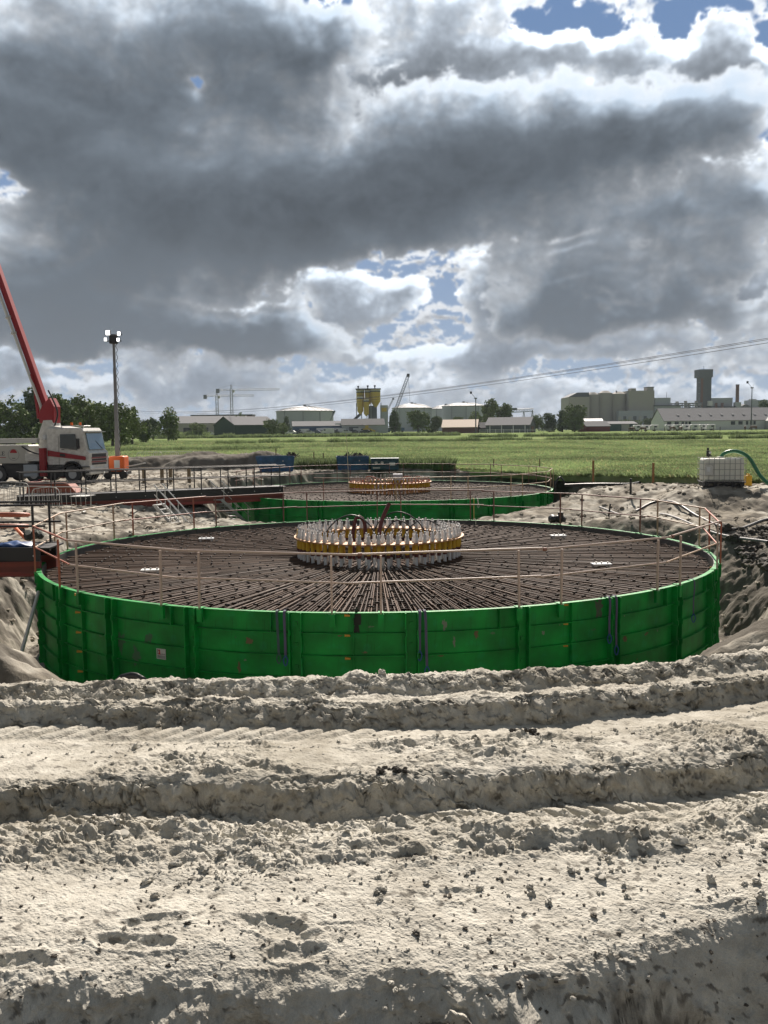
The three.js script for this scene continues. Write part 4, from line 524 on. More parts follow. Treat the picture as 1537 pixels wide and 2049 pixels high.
// factory on the right
{ const d = 640, s = d / FOCAL, b = gy(0, d) - .3; let g, X, Y;
  const open = (name, label, cat, px) => { const c = at(px, 860, d); g = thing(name, label, cat, 'factory buildings', V(c.x, b, -d)); X = (q) => (q - px) * s; Y = (py) => at(px, py, d).y - b; };
  const blk = (n, px0, px1, top, mat, z = 0, dep = 14, bottom = 0) => part(g, n, box(X(px1) - X(px0), Y(top) - bottom, dep, (X(px0) + X(px1)) / 2, (Y(top) + bottom) / 2, z - dep / 2), mat);
  open('silo_hall', 'big beige factory hall with humped roof line behind the dark tree', 'factory', 1196); blk('bay_wall', 1138, 1178, 794, M.beige, 2, 30); part(g, 'hipped_roof', prism([[X(1137), Y(794)], [X(1179), Y(794)], [X(1178), Y(785)], [X(1155), Y(785)]], 26).translate(0, 0, -26), M.dkgrey);
  for (const [p0, p1, t] of [[1178, 1202, 789], [1202, 1228, 786], [1228, 1256, 788]]) { const w = part(g, 'silo_wall', cyl((X(p1) - X(p0)) / 2 + .6, (X(p1) - X(p0)) / 2 + .6, Y(t), (X(p0) + X(p1)) / 2, Y(t) / 2, -7, 28), M.beige); part(w, 'silo_cap', cyl((X(p1) - X(p0)) / 2, 2, 1.6, (X(p0) + X(p1)) / 2, Y(t) + .8, -7, 28), M.beige); } part(g, 'vent_pipe', cyl(.5, .5, 3, X(1237), Y(786), -6, 8), M.dkgrey);
  open('beige_tower', 'tall beige windowless block right of the humped hall', 'factory', 1281); blk('wall', 1255, 1306, 782, M.beige, 3, 20); blk('stair_head', 1261, 1271, 777, M.beige, 1, 8, 8); blk('lift_head', 1293, 1306, 775, M.beige, 1, 8, 8); part(g, 'lift_cornice', box(X(1307) - X(1292.5), .5, 8.4, X(1299.7), Y(775), -3), M.dkgrey); blk('annex', 1232, 1300, 822, M.greyWall, 8, 6); for (let k = 0; k < 6; k++) part(g, 'bay', box(2, Y(830) * .9, .3, X(1234 + k * 10), Y(830) * .45, 8.2), k % 2 ? M.dkgrey : M.pale);
  open('grey_block', 'grey block with stacked ledges between beige block and dark tower', 'factory', 1330); blk('wall', 1306, 1358, 812, M.greyWall, 4, 14); blk('upper_wall', 1309, 1340, 796, M.greyWall, 1, 12, 8); part(g, 'ledge', box(X(1362) - X(1304), .8, 1.4, X(1333), Y(812), 4.4), M.dkgrey); for (let k = 0; k < 5; k++) part(g, 'window', box(1.4, 2.4, .2, X(1312 + k * 9), Y(822), 4.1), M.glass); part(g, 'mast', cyl(.15, .15, 5, X(1333), Y(792), 0, 5), M.dkgrey);
  open('pipe_rack', 'rack of pipes and vessels left of the dark tower', 'pipe rack', 1380); for (const py of [808, 812, 817]) part(g, 'pipe', rod(V(X(1338), Y(py), 2), V(X(1402), Y(py - 1), 2), .5, 6), M.steel); for (let k = 0; k < 9; k++) part(g, 'column', box(.5, Y(806), .5, X(1341 + k * 7.2), Y(806) / 2, 2), M.steel); for (const [p, t] of [[1355, 803], [1372, 802], [1379, 806], [1393, 802]]) part(g, 'vessel', cyl(1.1, 1.1, Y(t), X(p), Y(t) / 2, -1, 12), M.beige); blk('building', 1342, 1396, 822, M.brick, -2, 10);
  open('dark_tower', 'tall dark slab tower with a wider head', 'tower', 1411); blk('shaft', 1401, 1422, 754, M.dkgrey, 0, 9); blk('head', 1397, 1424, 739, M.dkgrey, .6, 10.5, Y(755)); part(g, 'brick_strip', box(1.6, Y(757), .3, X(1403), Y(757) / 2, .1), M.rusty); part(g, 'antenna', cyl(.15, .1, 2.4, X(1409), Y(738) + 1, -3, 5), M.dark); for (let k = 0; k < 5; k++) part(g, 'balcony', box(1, .3, 1, X(1400.4), Y(765 + k * 11), -2), M.steel);
  open('boiler_house', 'pale boiler house right of the dark tower', 'factory', 1448); blk('wall', 1424, 1467, 796, M.greyWall, -2, 14); blk('base', 1412, 1480, 816, M.beige, 2, 10); for (const p of [1429, 1441]) part(g, 'duct', cyl(.9, .9, Y(806), X(p), Y(806) / 2, 3, 10), M.rusty); blk('dark_bay', 1414, 1470, 813, M.dkgrey, 2.4, 2, Y(816)); blk('hopper', 1414, 1422, 802, M.white, 3, 3, Y(812));
  open('chimney', 'slim brown chimney on the right skyline', 'chimney', 1474); part(g, 'shaft', cyl(1.35, 1.1, Y(770), 0, Y(770) / 2, 0, 16), M.rusty); part(g, 'base', box(4, Y(805), 4, 0, Y(805) / 2, 0), M.greyWall); part(g, 'rim', cyl(1.3, 1.3, .5, 0, Y(770), 0, 16), M.dark);
  open('right_works', 'low factory roofs at the right edge', 'factory', 1515); blk('wall', 1481, 1545, 815, M.brick, -4, 12); part(g, 'roof', prism([[X(1480), Y(815)], [X(1512), Y(815)], [X(1496), Y(808)]], 12).translate(0, 0, -16), M.roofGrey); blk('upper_wall', 1508, 1545, 800, M.greyWall, -6, 12); part(g, 'roof_light', box(4, 1, 4, X(1516), Y(799), -10), M.white);
}
// long white barn with caravans
{ const d = 345, L = at(1640, 860, d).x - at(1312, 860, d).x, g = gable('long_barn', 'long white barn with grey roof and a row of dark windows', 'barn', 1476, d + 8, L, 17, 3.6, 8.2, 0, M.white, M.roofGrey, (q) => { [1322, 1337, 1349, 1356, 1363, 1449, 1464, 1477, 1485, 1492].forEach((p, k) => part(q, 'window', box(k < 2 || k === 5 || k === 6 ? 1.5 : .8, 1.3, .2, (p - 1476) / FOCAL * d, 2.7, 8.55), M.glass)); for (let k = 0; k < 9; k++) part(q, 'roof_light', box(.8, .08, 1.4, (1345 + k * 22 - 1476) / FOCAL * d, 6.0, 4.85, 0, Math.atan2(4.6, 8.5)), M.dkgrey); part(q, 'side_wing', prism([[0, 0], [12, 0], [12, 3.4], [6, 7.8], [0, 3.4]], 12).translate((1512 - 1476) / FOCAL * d, 0, 6), M.pale); part(q, 'verge', bar(V((1511 - 1476) / FOCAL * d, 3.5, 18.2), V((1511 - 1476) / FOCAL * d + 6.3, 8.1, 18.2), .4, .3), M.white); }); }
gable('red_barn', 'low dark red barn in front of the beige factory', 'barn', 1188, 330, 9, 7, 1.9, 3.6, .25, M.red, M.roofGrey); gable('teal_shed', 'long teal shed right of the red barn', 'shed', 1222, 350, 17, 9, 2.7, 3.6, .1, M.teal, M.roofGrey, (g) => part(g, 'door', box(3, 2.6, .2, 4, 1.3, 4.55), M.pale)); gable('white_roof_shed', 'shed with pale sunlit roof behind the red barn', 'shed', 1186, 380, 7, 8, 3.2, 5, 0, M.pale, M.white);
for (let k = 0; k < 9; k++) { const p = at(1275 + k * 17 + (k > 2 ? 12 : 0), 860, 318 + (k % 2) * 3), d = -p.z, g = thing('caravan', 'white caravan parked before the barns, ' + ['first', 'second', 'third', 'fourth', 'fifth', 'sixth', 'seventh', 'eighth', 'ninth'][k] + ' from the left', 'caravan', 'caravans parked along the barns', V(p.x, gy(0, d), p.z)); part(g, 'body', rbox(2.6, 1.7, 1.8, 0, 1.25, 0, .25), M.white); part(g, 'window', box(.9, .5, .1, .2, 1.5, .9), M.glass); part(g, 'wheel', cyl(.3, .3, 1.85, 0, 0, 0, 10).rotateX(Math.PI / 2).translate(0, .3, 0), M.dark); }
[1258, 1267, 1310, 1330, 1381, 1404, 1428, 1441].forEach((px, k) => { const p = hit(px, px > 1300 ? 861 : 864, gy(0, 300)), d = 296, q = at(px, 860, d); solo('pasture_post', box(.16, 1.25, .16, q.x, gy(0, d) + .6, -d), bark, ['dark pasture post left of the horses', 'post beside the leftmost horse', 'post right of the white caravan row start', 'pasture post before the long barn, left part', 'pasture post before the long barn, middle', 'pasture post in the middle right of the pasture', 'pasture post near the right horses', 'last pasture post before the grazing pair'][k], 'post', 'pasture posts'); });
{ // grazing horses
  const J = (pts) => pts, bones = [[[-.75, 1.15, 0], [.65, 1.2, 0], .33, .32], [[.6, 1.3, 0], [1.15, .75, 0], .2, .13], [[1.15, .78, 0], [1.42, .25, 0], .13, .08], [[-.8, 1.2, 0], [-1.05, .6, 0], .07, .04], [[.55, 1, .16], [.58, .5, .16], .12, .07], [[.58, .5, .16], [.6, 0, .16], .06, .06], [[.5, 1, -.16], [.42, .5, -.16], .12, .07], [[.42, .5, -.16], [.4, 0, -.16], .06, .06], [[-.7, 1, .17], [-.62, .6, .17], .17, .09], [[-.62, .6, .17], [-.75, .38, .17], .08, .06], [[-.75, .38, .17], [-.72, 0, .17], .06, .06], [[-.75, 1, -.17], [-.85, .6, -.17], .17, .09], [[-.85, .6, -.17], [-.98, .38, -.17], .08, .06], [[-.98, .38, -.17], [-.95, 0, -.17], .06, .06]];
  const N = 44, mc = new MarchingCubes(N, new THREE.MeshBasicMaterial(), false, false, 60000), S = 1.6, a = V(0, 0, 0), b = V(0, 0, 0), p = V(0, 0, 0), ab = V(0, 0, 0);
  for (let k = 0; k < N; k++) for (let j = 0; j < N; j++) for (let i = 0; i < N; i++) { p.set((i / N * 2 - 1) * S, (j / N * 2 - 1) * S + .75, (k / N * 2 - 1) * S); let dd = 9; for (const [s, e, r0, r1] of bones) { a.set(...s); b.set(...e); ab.copy(b).sub(a); const t = clamp(p.clone().sub(a).dot(ab) / ab.lengthSq()), q = p.distanceTo(a.clone().addScaledVector(ab, t)) - mix(r0, r1, t); const h = clamp(.5 + .5 * (dd - q) / .08); dd = mix(dd, q, h) - .08 * h * (1 - h); } mc.field[i + j * N + k * N * N] = -dd; }
  mc.isolation = 0; mc.update(); const hg = new THREE.BufferGeometry(); hg.setAttribute('position', new THREE.BufferAttribute(mc.positionArray.slice(0, mc.count * 3), 3)); hg.setAttribute('normal', new THREE.BufferAttribute(mc.normalArray.slice(0, mc.count * 3), 3)); hg.scale(S, S, S); hg.translate(0, .75, 0);
  [[1265, .4, 'brown horse grazing at the left of the pasture'], [1287, 2.6, 'brown horse grazing before the left barns'], [1346, .2, 'brown horse grazing before the long barn'], [1362, 1.7, 'horse seen end-on before the long barn'], [1491, 1.2, 'pale-backed horse beside the windmill pole'], [1508, 3.0, 'dark horse grazing at the right of the windmill pole']].forEach(([px, t, l], k) => { const q = at(px, 860, 292), h = solo('grazing_horse', hg, std(.10, .06, .04, .7), l, 'horse', 'horses on the pasture'); h.position.set(q.x, gy(0, 292), -292); h.rotation.y = t; });
}
scene.fog = new THREE.FogExp2(0xc3cedb, 0.00012);                // light summer haze over the plain
// overhead line
[[0, 668, 800, 0], [0, 671, 800.5, .8], [0, 678, 803, -.6]].forEach(([q, y1, y0, o], k) => { const a = at(140, y0, 620), b = at(1700, y1 - 18, 110), pts = []; for (let t = 0; t <= 1.001; t += .05) { const p = a.clone().lerp(b, t); p.y -= 4 * t * (1 - t) * 9; pts.push(p); } solo('power_line', tube(pts, .036, 60, 5), M.dark, ['uppermost wire of the overhead power line', 'second wire of the overhead power line, close below the top one', 'lowest wire of the overhead power line'][k], 'wire', 'wires of the overhead line'); });

// ---------------------------------------------------------------- things on the building site
const ground = (x, d) => land(x, d);
const onGround = (x, d) => V(x, ground(x, d), -d);
// steel walkways to the formwork rims: black channel over red-oxide beam, railings on both sides
function walkway(label, A, B, width, back, posts, group) {
  const g = thing('steel_walkway', label, 'walkway', 'steel walkways', V(0, 0, 0)), dir = B.clone().sub(A).setY(0).normalize(), side = V(dir.z, 0, -dir.x); if (side.z > 0) side.negate();
  const a = A.clone().addScaledVector(dir, -back), b = B.clone(), L = a.distanceTo(b), S = (p, w, y = 0) => p.clone().addScaledVector(side, w).add(V(0, y, 0));
  for (const w of [0, width]) { part(g, 'side_channel', bar(S(a, w, -.17), S(b, w, -.17), .07, .36), black); part(g, 'beam', bar(S(a, w, -.53), S(b, w, -.53), .12, .34), redOxide); part(g, 'beam_flange', [bar(S(a, w, -.71), S(b, w, -.71), .2, .025), bar(S(a, w, -.355), S(b, w, -.355), .2, .02)], redOxide); }
  for (let t = .3; t < L; t += .62) part(g, 'deck_plate', bar(S(a, width / 2, -.03).addScaledVector(dir, t - .3), S(a, width / 2, -.03).addScaledVector(dir, t + .3), width - .1, .04), black);
  for (const w of [0, width]) { for (let k = 0; k <= posts; k++) { const p = S(a, w).addScaledVector(dir, .15 + (L - .3) * k / posts); part(g, 'post', bar(p, p.clone().add(V(0, 1.08, 0)), .05, .05), black); part(g, 'bolt_head', rod(p.clone().add(V(0, -.2, .03)), p.clone().add(V(0, -.2, .055)), .025, 6), galvanised); } for (const y of [.55, 1.08]) part(g, 'rail', rod(S(a, w, y), S(b, w, y).addScaledVector(dir, .15), .028, 7), black); }
  return g;
}
walkway('black and red steel walkway running to the distant formwork', hit(40, 994, .54), hit(566, 973, .54), 1.25, 0, 9);
walkway('end of a black and red steel walkway at the left edge, meeting the front formwork', hit(-6, 1097, .52), hit(80, 1096, .52), 1.2, 5.5, 4);
solo('landing_plate', bar(hit(150, 992, .56), hit(182, 992, .56), 1.0, .03), galvanised, 'bright metal plate on the left end of the long walkway', 'plate');
{ const p = hit(20, 1090, .6); const geo = new THREE.SphereGeometry(.5, 18, 10); const q = geo.attributes.position; for (let i = 0; i < q.count; i++) q.setXYZ(i, q.getX(i) * .95, Math.max(-.02, q.getY(i) * .2 + .09 * fbm(q.getX(i) * 4, q.getZ(i) * 4, 3)), q.getZ(i) * .7); geo.computeVertexNormals(); const m = solo('blue_tarpaulin', geo, std(.015, .06, .19, .5), 'crumpled blue tarpaulin lying on the left walkway end', 'tarpaulin'); m.position.set(p.x, .53, p.z - .4); }
{ const p = hit(62, 1078, .6); const l = []; const r = rng(8); for (let k = 0; k < 7; k++) { const o = new THREE.DodecahedronGeometry(.1 + .06 * r(), 0); o.translate((r() - .5) * .7, .08 + r() * .08, (r() - .5) * .3); l.push(o); } const m = solo('rubbish_heap', l, std(.04, .05, .04, .7), 'dark heap of rags and scraps on the walkway end', 'rubbish'); m.position.set(p.x, .53, p.z - .5); m.userData.kind = 'stuff'; delete m.userData.category; }
for (const [px, py, r, l] of [[22, 1034, .62, 'upper ring of the red hose coil beside the left walkway'], [14, 1040, .68, 'lower ring of the red hose coil beside the left walkway']]) { const p = hit(px, py, .3); const m = solo('hose_coil', new THREE.TorusGeometry(r, .075, 8, 40).rotateX(Math.PI / 2 - .12), railRed, l, 'hose'); m.position.copy(p); m.position.y = ground(p.x, -p.z) + (r < .65 ? .36 : .18); }
solo('orange_strip', tube([hit(30, 1055, .2), hit(42, 1068, .05), hit(52, 1078, -.1)], .06, 10, 6), std(.65, .13, .02, .5), 'orange-red hose end lying over the left bank', 'hose');

// aluminium access stairs down the banks
function stairs(label, top, bottom, w, group) {
  const g = thing('access_stair', label, 'stairs', 'access stairs into the pits', V(0, 0, 0)), dir = bottom.clone().sub(top), h = V(dir.x, 0, dir.z).normalize(), s = V(-h.z, 0, h.x).multiplyScalar(w / 2);
  for (const k of [-1, 1]) { const a = top.clone().addScaledVector(s, k), b = bottom.clone().addScaledVector(s, k), up = V(0, .95, 0); part(g, 'stringer', bar(a, b, .05, .14), galvanised); part(g, 'handrail', rod(a.clone().add(up), b.clone().add(up), .025, 7), whiteCap); part(g, 'knee_rail', rod(a.clone().add(V(0, .5, 0)), b.clone().add(V(0, .5, 0)), .02, 7), galvanised); for (const t of [.08, .5, .92]) part(g, 'baluster', rod(a.clone().lerp(b, t), a.clone().lerp(b, t).add(up), .02, 6), galvanised); }
  const n = Math.max(4, Math.round(Math.abs(dir.y) / .2)); for (let k = 0; k <= n; k++) { const p = top.clone().lerp(bottom, k / n); part(g, 'tread', bar(p.clone().add(s), p.clone().sub(s), .24, .04), galvanised); }
}
stairs('aluminium stair leading down to the rear left of the front formwork', hit(318, 1010, .05), hit(382, 1082, -1.6).add(V(0, 0, 0)), .8); stairs('aluminium stair beside the left end of the far formwork', hit(432, 1000, .0), hit(490, 1052, -1.5), .8);

// concrete pump truck
{
  const d = 56, s = d / FOCAL, c = at(171, 957, d); c.y = .42; const g = thing('concrete_pump_truck', 'white and red concrete pump truck with raised boom at the left edge', 'truck', undefined, c, -9 * DEG);
  const cream = std(.70, .69, .65, .35, { map: grainMap }), redP = std(.26, .008, .014, .55), gl = new THREE.MeshPhysicalMaterial({ roughness: .05, metalness: 0, clearcoat: 1 }); gl.color.setRGB(.02, .035, .045); const gl2 = new THREE.MeshPhysicalMaterial({ roughness: .08, clearcoat: 1 }); gl2.color.setRGB(.10, .16, .18);
  // cab profile (x forward), nose at x = 0, depth along -z
  const cab = part(g, 'cab', prism([[-2.35, .95], [-1.45, .95], [-1.2, 1.3], [-.35, 1.3], [-.2, .85], [.28, .85], [.3, 1.75], [.12, 1.95], [-.08, 3.1], [-.2, 3.24], [-2.35, 3.27]], 2.4, .05).translate(0, 0, -2.45), cream);
  part(cab, 'windscreen', prism([[.14, 1.98], [.2, 1.98], [.0, 3.0], [-.06, 3.0]], 2.1).translate(.045, 0, -2.3), gl2); part(cab, 'side_window', prism([[-1.52, 2.1], [-.42, 1.95], [-.52, 2.92], [-1.5, 2.92]], .04).translate(0, 0, .035), gl); part(cab, 'red_stripe', prism([[-2.35, 1.62], [.1, 1.35], [.1, 1.57], [-2.35, 1.97]], .012).translate(0, 0, .052), redP); part(cab, 'stripe_mark', prism([[-1.55, 1.6], [-1.2, 1.56], [-1.2, 1.72], [-1.55, 1.77]], .012).translate(0, 0, .064), black);
  part(cab, 'grille', [box(.05, .20, 1.9, .33, 1.62, -1.2), box(.05, .12, 1.9, .33, 1.36, -1.2), box(.05, .12, 1.9, .33, 1.12, -1.2)], black); part(cab, 'grille_bar', [box(.07, .06, 2, .34, 1.48, -1.2), box(.07, .06, 2, .34, 1.24, -1.2)], redP); part(cab, 'bumper', rbox(.35, .42, 2.4, .2, .68, -1.2, .06), cream); for (const z of [-.25, -2.15]) part(cab, 'headlight', rbox(.1, .22, .42, .31, .92, z, .04), whiteCap);
  part(cab, 'mirror', rbox(.14, .62, .2, -.25, 2.35, .28, .04), black); part(cab, 'mirror_arm', [rod(V(-.25, 2.6, .05), V(-.25, 2.6, .25), .02, 5), rod(V(-.25, 2.15, .05), V(-.25, 2.15, .25), .02, 5)], black); part(cab, 'wiper', rod(V(.25, 2.0, -1.9), V(.14, 2.5, -1.2), .02, 5), black); part(cab, 'wheel_arch', new THREE.TorusGeometry(.62, .07, 6, 18, Math.PI).translate(-.78, .62, .06), black); part(cab, 'step', [box(.7, .06, .2, -.05, .95, .06), box(.6, .06, .2, -.05, .62, .06)], black); part(cab, 'air_deflector', prism([[-2.3, 3.3], [-1.3, 3.3], [-2.2, 3.44]], 2.1).translate(0, 0, -2.25), cream); part(cab, 'exhaust', cyl(.08, .08, 1.6, -2.5, 2.3, -.5, 10), greySteel); part(cab, 'sun_visor', bar(V(.12, 3.06, -2.4), V(.12, 3.06, -.0), .28, .05), cream); part(cab, 'roof_bar', [rod(V(-1.6, 3.42, -.3), V(-.1, 3.42, -.3), .03, 6), rod(V(-1.5, 3.25, -.3), V(-1.6, 3.42, -.3), .03, 6), rod(V(-.2, 3.25, -.3), V(-.1, 3.42, -.3), .03, 6), rod(V(-.6, 3.42, -2.1), V(-.6, 3.42, -.3), .03, 6)], galvanised);
  for (const x of [-.95, -.4]) part(cab, 'beacon', cyl(.08, .07, .22, x, 3.52, -.4, 12), std(.85, .16, .02, .3)); part(cab, 'door_seam', box(.014, 1.75, .012, -1.62, 1.95, .052), black); part(cab, 'door_handle', box(.16, .04, .03, -1.35, 2.0, .066), black);
  part(g, 'chassis', box(10, .45, 1.6, -5.6, .8, -1.2), black); part(g, 'shadow_panel', [box(1.3, .75, .1, -2.0, .72, -.05), box(1.5, .7, .1, -4.5, .72, -.05), box(2.2, .9, 2.2, -4.4, .75, -1.25)], black); const tyre = cyl(.5, .5, .34, 0, 0, 0, 24).rotateX(Math.PI / 2), hub = cyl(.26, .26, .36, 0, 0, 0, 14).rotateX(Math.PI / 2); for (const x of [-.78, -3.3, -5.6, -6.9]) for (const z of [-.1, -2.3]) { const w = part(g, 'wheel', tyre, rubber); w.position.set(x, .5, z); part(w, 'rim', hub, greySteel); }  // black panels between the wheels are added as the shadow under the truck
  const canvas = document.createElement('canvas'); canvas.width = 512; canvas.height = 160; const q = canvas.getContext('2d'); q.fillStyle = '#bdbab0'; q.fillRect(0, 0, 512, 160); q.fillStyle = '#33343a'; q.font = 'bold 50px serif'; q.fillText('TRALE', 140, 88); q.fillStyle = '#9a1620'; q.fillRect(0, 104, 318, 6); q.strokeStyle = '#8c8a86'; q.lineWidth = 5; q.beginPath(); q.arc(394, 82, 52, 0, 7); q.stroke(); q.fillStyle = '#a3141f'; q.beginPath(); q.arc(394, 66, 34, Math.PI, 0); q.fill(); q.fillStyle = '#33343a'; q.fillRect(378, 112, 32, 5); const ct = new THREE.CanvasTexture(canvas); ct.colorSpace = THREE.SRGBColorSpace;
  const tankBox = part(g, 'water_tank', rbox(3.9, 1.15, 2.2, -5.65, 1.72, -1.2, .12), cream); part(tankBox, 'lettering_panel', new THREE.PlaneGeometry(3.5, 1.05).translate(-5.6, 1.72, -.09), std(.85, .85, .85, .5, { map: ct }));
  part(g, 'top_frame', box(6.2, .28, .35, -6.2, 2.55, -.25), cream); part(g, 'top_frame', box(6.2, .28, .35, -6.2, 2.55, -2.1), cream); part(g, 'outrigger_box', rbox(1.6, .5, 2.3, -3.1, 1.55, -1.2, .05), cream); part(g, 'outrigger_leg', [box(.34, 1.7, .34, -2.62, 1.25, .1), box(.5, .06, .5, -2.62, .2, .1)], redP); part(g, 'outrigger_leg', [box(.34, 1.7, .34, -2.62, 1.25, -2.6), box(.5, .06, .5, -2.62, .2, -2.6)], redP); part(g, 'step_box', box(.9, .7, .4, -3.4, .75, .05), M.greyWall); part(g, 'hose', tube([V(-4, 2.2, .05), V(-3.4, 1.9, .15), V(-2.8, 1.75, .12), V(-2.5, 1.9, .1)], .05, 14, 6), black);
  const ped = part(g, 'boom_pedestal', prism([[-3.25, 1.6], [-2.2, 1.6], [-2.15, 2.9], [-2.45, 3.75], [-2.95, 3.75], [-3.3, 2.9]], .9, .04).translate(0, 0, -1.65), cream); part(ped, 'slew_ring', cyl(.6, .6, .3, -2.7, 2.75, -1.2, 20), greySteel);
  const J0 = V(-2.75, 3.9, -1.2), J1 = V(-6.75, 15.8, -1.2), up = J1.clone().sub(J0).normalize(), nrm = V(-up.y, up.x, 0).negate();
  part(g, 'boom_foot', prism([[-3.2, 3.65], [-2.35, 3.65], [-2.3, 4.6], [-2.55, 5.1], [-3.0, 4.7], [-3.3, 4.1]], .8, .03).translate(0, 0, -1.6), redP);
  const boom = part(g, 'main_boom', bar(J0, J1, .36, .33), redP); part(boom, 'boom_edge', bar(J0.clone().addScaledVector(nrm, .175), J1.clone().addScaledVector(nrm, .175), .40, .025), std(.42, .08, .08, .5));
  part(g, 'delivery_pipe', rod(J0.clone().addScaledVector(nrm, -.32).add(V(0, .5, .32)), J1.clone().addScaledVector(nrm, -.32).add(V(0, 0, .32)), .085, 12), cream); for (const t of [.42, .5, .82]) part(g, 'pipe_coupling', rod(J0.clone().lerp(J1, t).addScaledVector(nrm, -.32).add(V(0, .28, .32)), J0.clone().lerp(J1, t + .008).addScaledVector(nrm, -.32).add(V(0, .28, .32)), .17, 12), galvanised);
  part(g, 'lift_cylinder', [rod(V(-3.35, 3.9, -.9), V(-3.5, 5.3, -.9), .1, 8), rod(V(-3.5, 5.3, -.9), V(-3.75, 6.6, -.9), .07, 8)], redP); part(g, 'folded_boom', bar(J1.clone().addScaledVector(nrm, -.95), J0.clone().lerp(J1, .62).addScaledVector(nrm, -.9), .4, .42), redP); part(g, 'boom_joint', [bar(J1.clone().addScaledVector(nrm, .2), J1.clone().addScaledVector(nrm, -1.15), .5, .45), rod(J1.clone().addScaledVector(nrm, -.45).add(V(0, 0, -.4)), J1.clone().addScaledVector(nrm, -.45).add(V(0, 0, .4)), .22, 14)], redP); part(g, 'hose_ring', new THREE.TorusGeometry(.2, .06, 8, 20).translate(J1.x + .35, 12.4 + 1.3, -.9), black); part(g, 'cable', tube([V(-2.3, 3.2, -.7), V(-2.0, 4.2, -.7), V(-2.25, 5.0, -.7), V(-2.6, 5.6, -.8)], .05, 14, 6), black);
  const num = document.createElement('canvas'); num.width = num.height = 64; const n2 = num.getContext('2d'); n2.fillStyle = '#c3c1b8'; n2.fillRect(0, 0, 64, 64); n2.fillStyle = '#26272b'; n2.font = 'bold 44px sans-serif'; n2.fillText('85', 7, 48); const nt = new THREE.CanvasTexture(num); nt.colorSpace = THREE.SRGBColorSpace; part(cab, 'fleet_number', new THREE.PlaneGeometry(.26, .26).translate(-.42, 1.2 + .02, .0535 + .002), std(.8, .8, .8, .5, { map: nt }));
}
// mobile lighting mast
{
  const d = 60, p = at(237, 945, d), y = ground(p.x, d), g = thing('lighting_tower', 'tall telescopic lighting mast on an orange generator trailer', 'light tower', undefined, V(p.x, y, -d)), top = at(236, 676, d).y - y;
  const o = std(.72, .13, .015, .45); part(g, 'housing', rbox(1.0, 1.0, 1.2, .05, .95, 0, .12), o); part(g, 'dark_housing', rbox(.75, 1.0, 1.1, -.82, .9, -.1, .06), black); part(g, 'chassis', box(2, .18, 1.1, -.3, .38, 0), black); for (const x of [-.5, .5]) part(g, 'wheel', cyl(.26, .26, .22, 0, 0, 0, 16).rotateX(Math.PI / 2).translate(x, .26, .6), rubber); part(g, 'drawbar', rod(V(.6, .75, .2), V(1.9, 1.0, .5), .04, 6), galvanised); part(g, 'label_plate', box(.36, .5, .02, .1, .95, .61), whiteCap);
  const mastSteel = std(.17, .175, .18, .55, { metalness: .3 }), segs = [.13, .105, .085, .07]; segs.forEach((r, k) => part(g, 'mast_section', cyl(r, r, (top - 1.2) * (1 - k * .22) * 1, 0, k === 0 ? 1.2 + (top - 1.2) * .16 : 1.2 + (top - 1.2) * (1 - k * .22) / 2 + (top - 1.2) * k * .22 * 1, 0, 8), galvanised));
  g.children.filter((m) => m.name === 'mast_section').forEach((m, k) => { const a = 1.1 + (top - 1.1) * k / 4, b = 1.1 + (top - 1.1) * (k + 1) / 4; m.geometry = box(segs[k] * 2, b - a + .1, segs[k] * 2, 0, (a + b) / 2, 0); m.material = mastSteel; });
  part(g, 'spiral_cable', tube(Array.from({ length: 60 }, (_, k) => V(.2 + .05 * Math.cos(k * 1.7), 1.2 + (top - 1.5) * k / 59, .1 + .05 * Math.sin(k * 1.7))), .018, 180, 4), black);
  part(g, 'lamp_head', [rbox(.5, .55, .4, 0, top - .1, 0, .06), box(1.1, .06, .06, 0, top + .2, 0), box(1.0, .06, .06, 0, top - .2, 0)], black);
  const glow = new THREE.MeshStandardMaterial({ color: 0xffffff, emissive: 0xffffff, emissiveIntensity: 1.4, roughness: .3 });
  for (const [x, y2, w] of [[-.28, .3, .26], [.42, .24, .2], [-.44, -.12, .18], [.36, -.14, .18]]) { const l = part(g, 'floodlight', rbox(w * 1.3, w * 1.35, .12, x, top + y2, .2, .03), black); part(l, 'lamp_lens', box(w, w * 1.15, .012, x, top + y2, .268), glow); }
}
// crowd barriers
function barrier(label, pos, turn, lean = 0, w = 2.2) { const g = thing('crowd_barrier', label, 'barrier', 'galvanised crowd barriers', pos, turn); g.rotation.x = lean; g.rotation.order = 'YXZ'; part(g, 'frame', [tube([V(-w / 2, .12, 0), V(-w / 2, .95, 0), V(-w / 2 + .12, 1.06, 0), V(w / 2 - .12, 1.06, 0), V(w / 2, .95, 0), V(w / 2, .12, 0)], .02, 40, 6), rod(V(-w / 2, .2, 0), V(w / 2, .2, 0), .018, 6)], galvanised); for (let k = 1; k < 12; k++) part(g, 'rung', rod(V(-w / 2 + w * k / 12, .2, 0), V(-w / 2 + w * k / 12, 1.05, 0), .010, 5), galvanised); for (const s of [-1, 1]) part(g, 'foot', rod(V(s * w * .36, .02, -.28), V(s * w * .36, .02, .28), .022, 6), galvanised); return g; }
const bAt = (px, py, y) => { const p = hit(px, py, y); p.y = ground(p.x, -p.z); return p; };
barrier('crowd barrier leaning in the foremost place of the stack before the truck', bAt(118, 962, .4), .35, -.25); barrier('crowd barrier second in the stack before the truck', bAt(124, 960, .4), .32, -.22); barrier('crowd barrier third in the stack before the truck', bAt(130, 958, .4), .28, -.2); barrier('crowd barrier lying back behind the walkway rail', bAt(165, 965, .4), -.1, -.9);
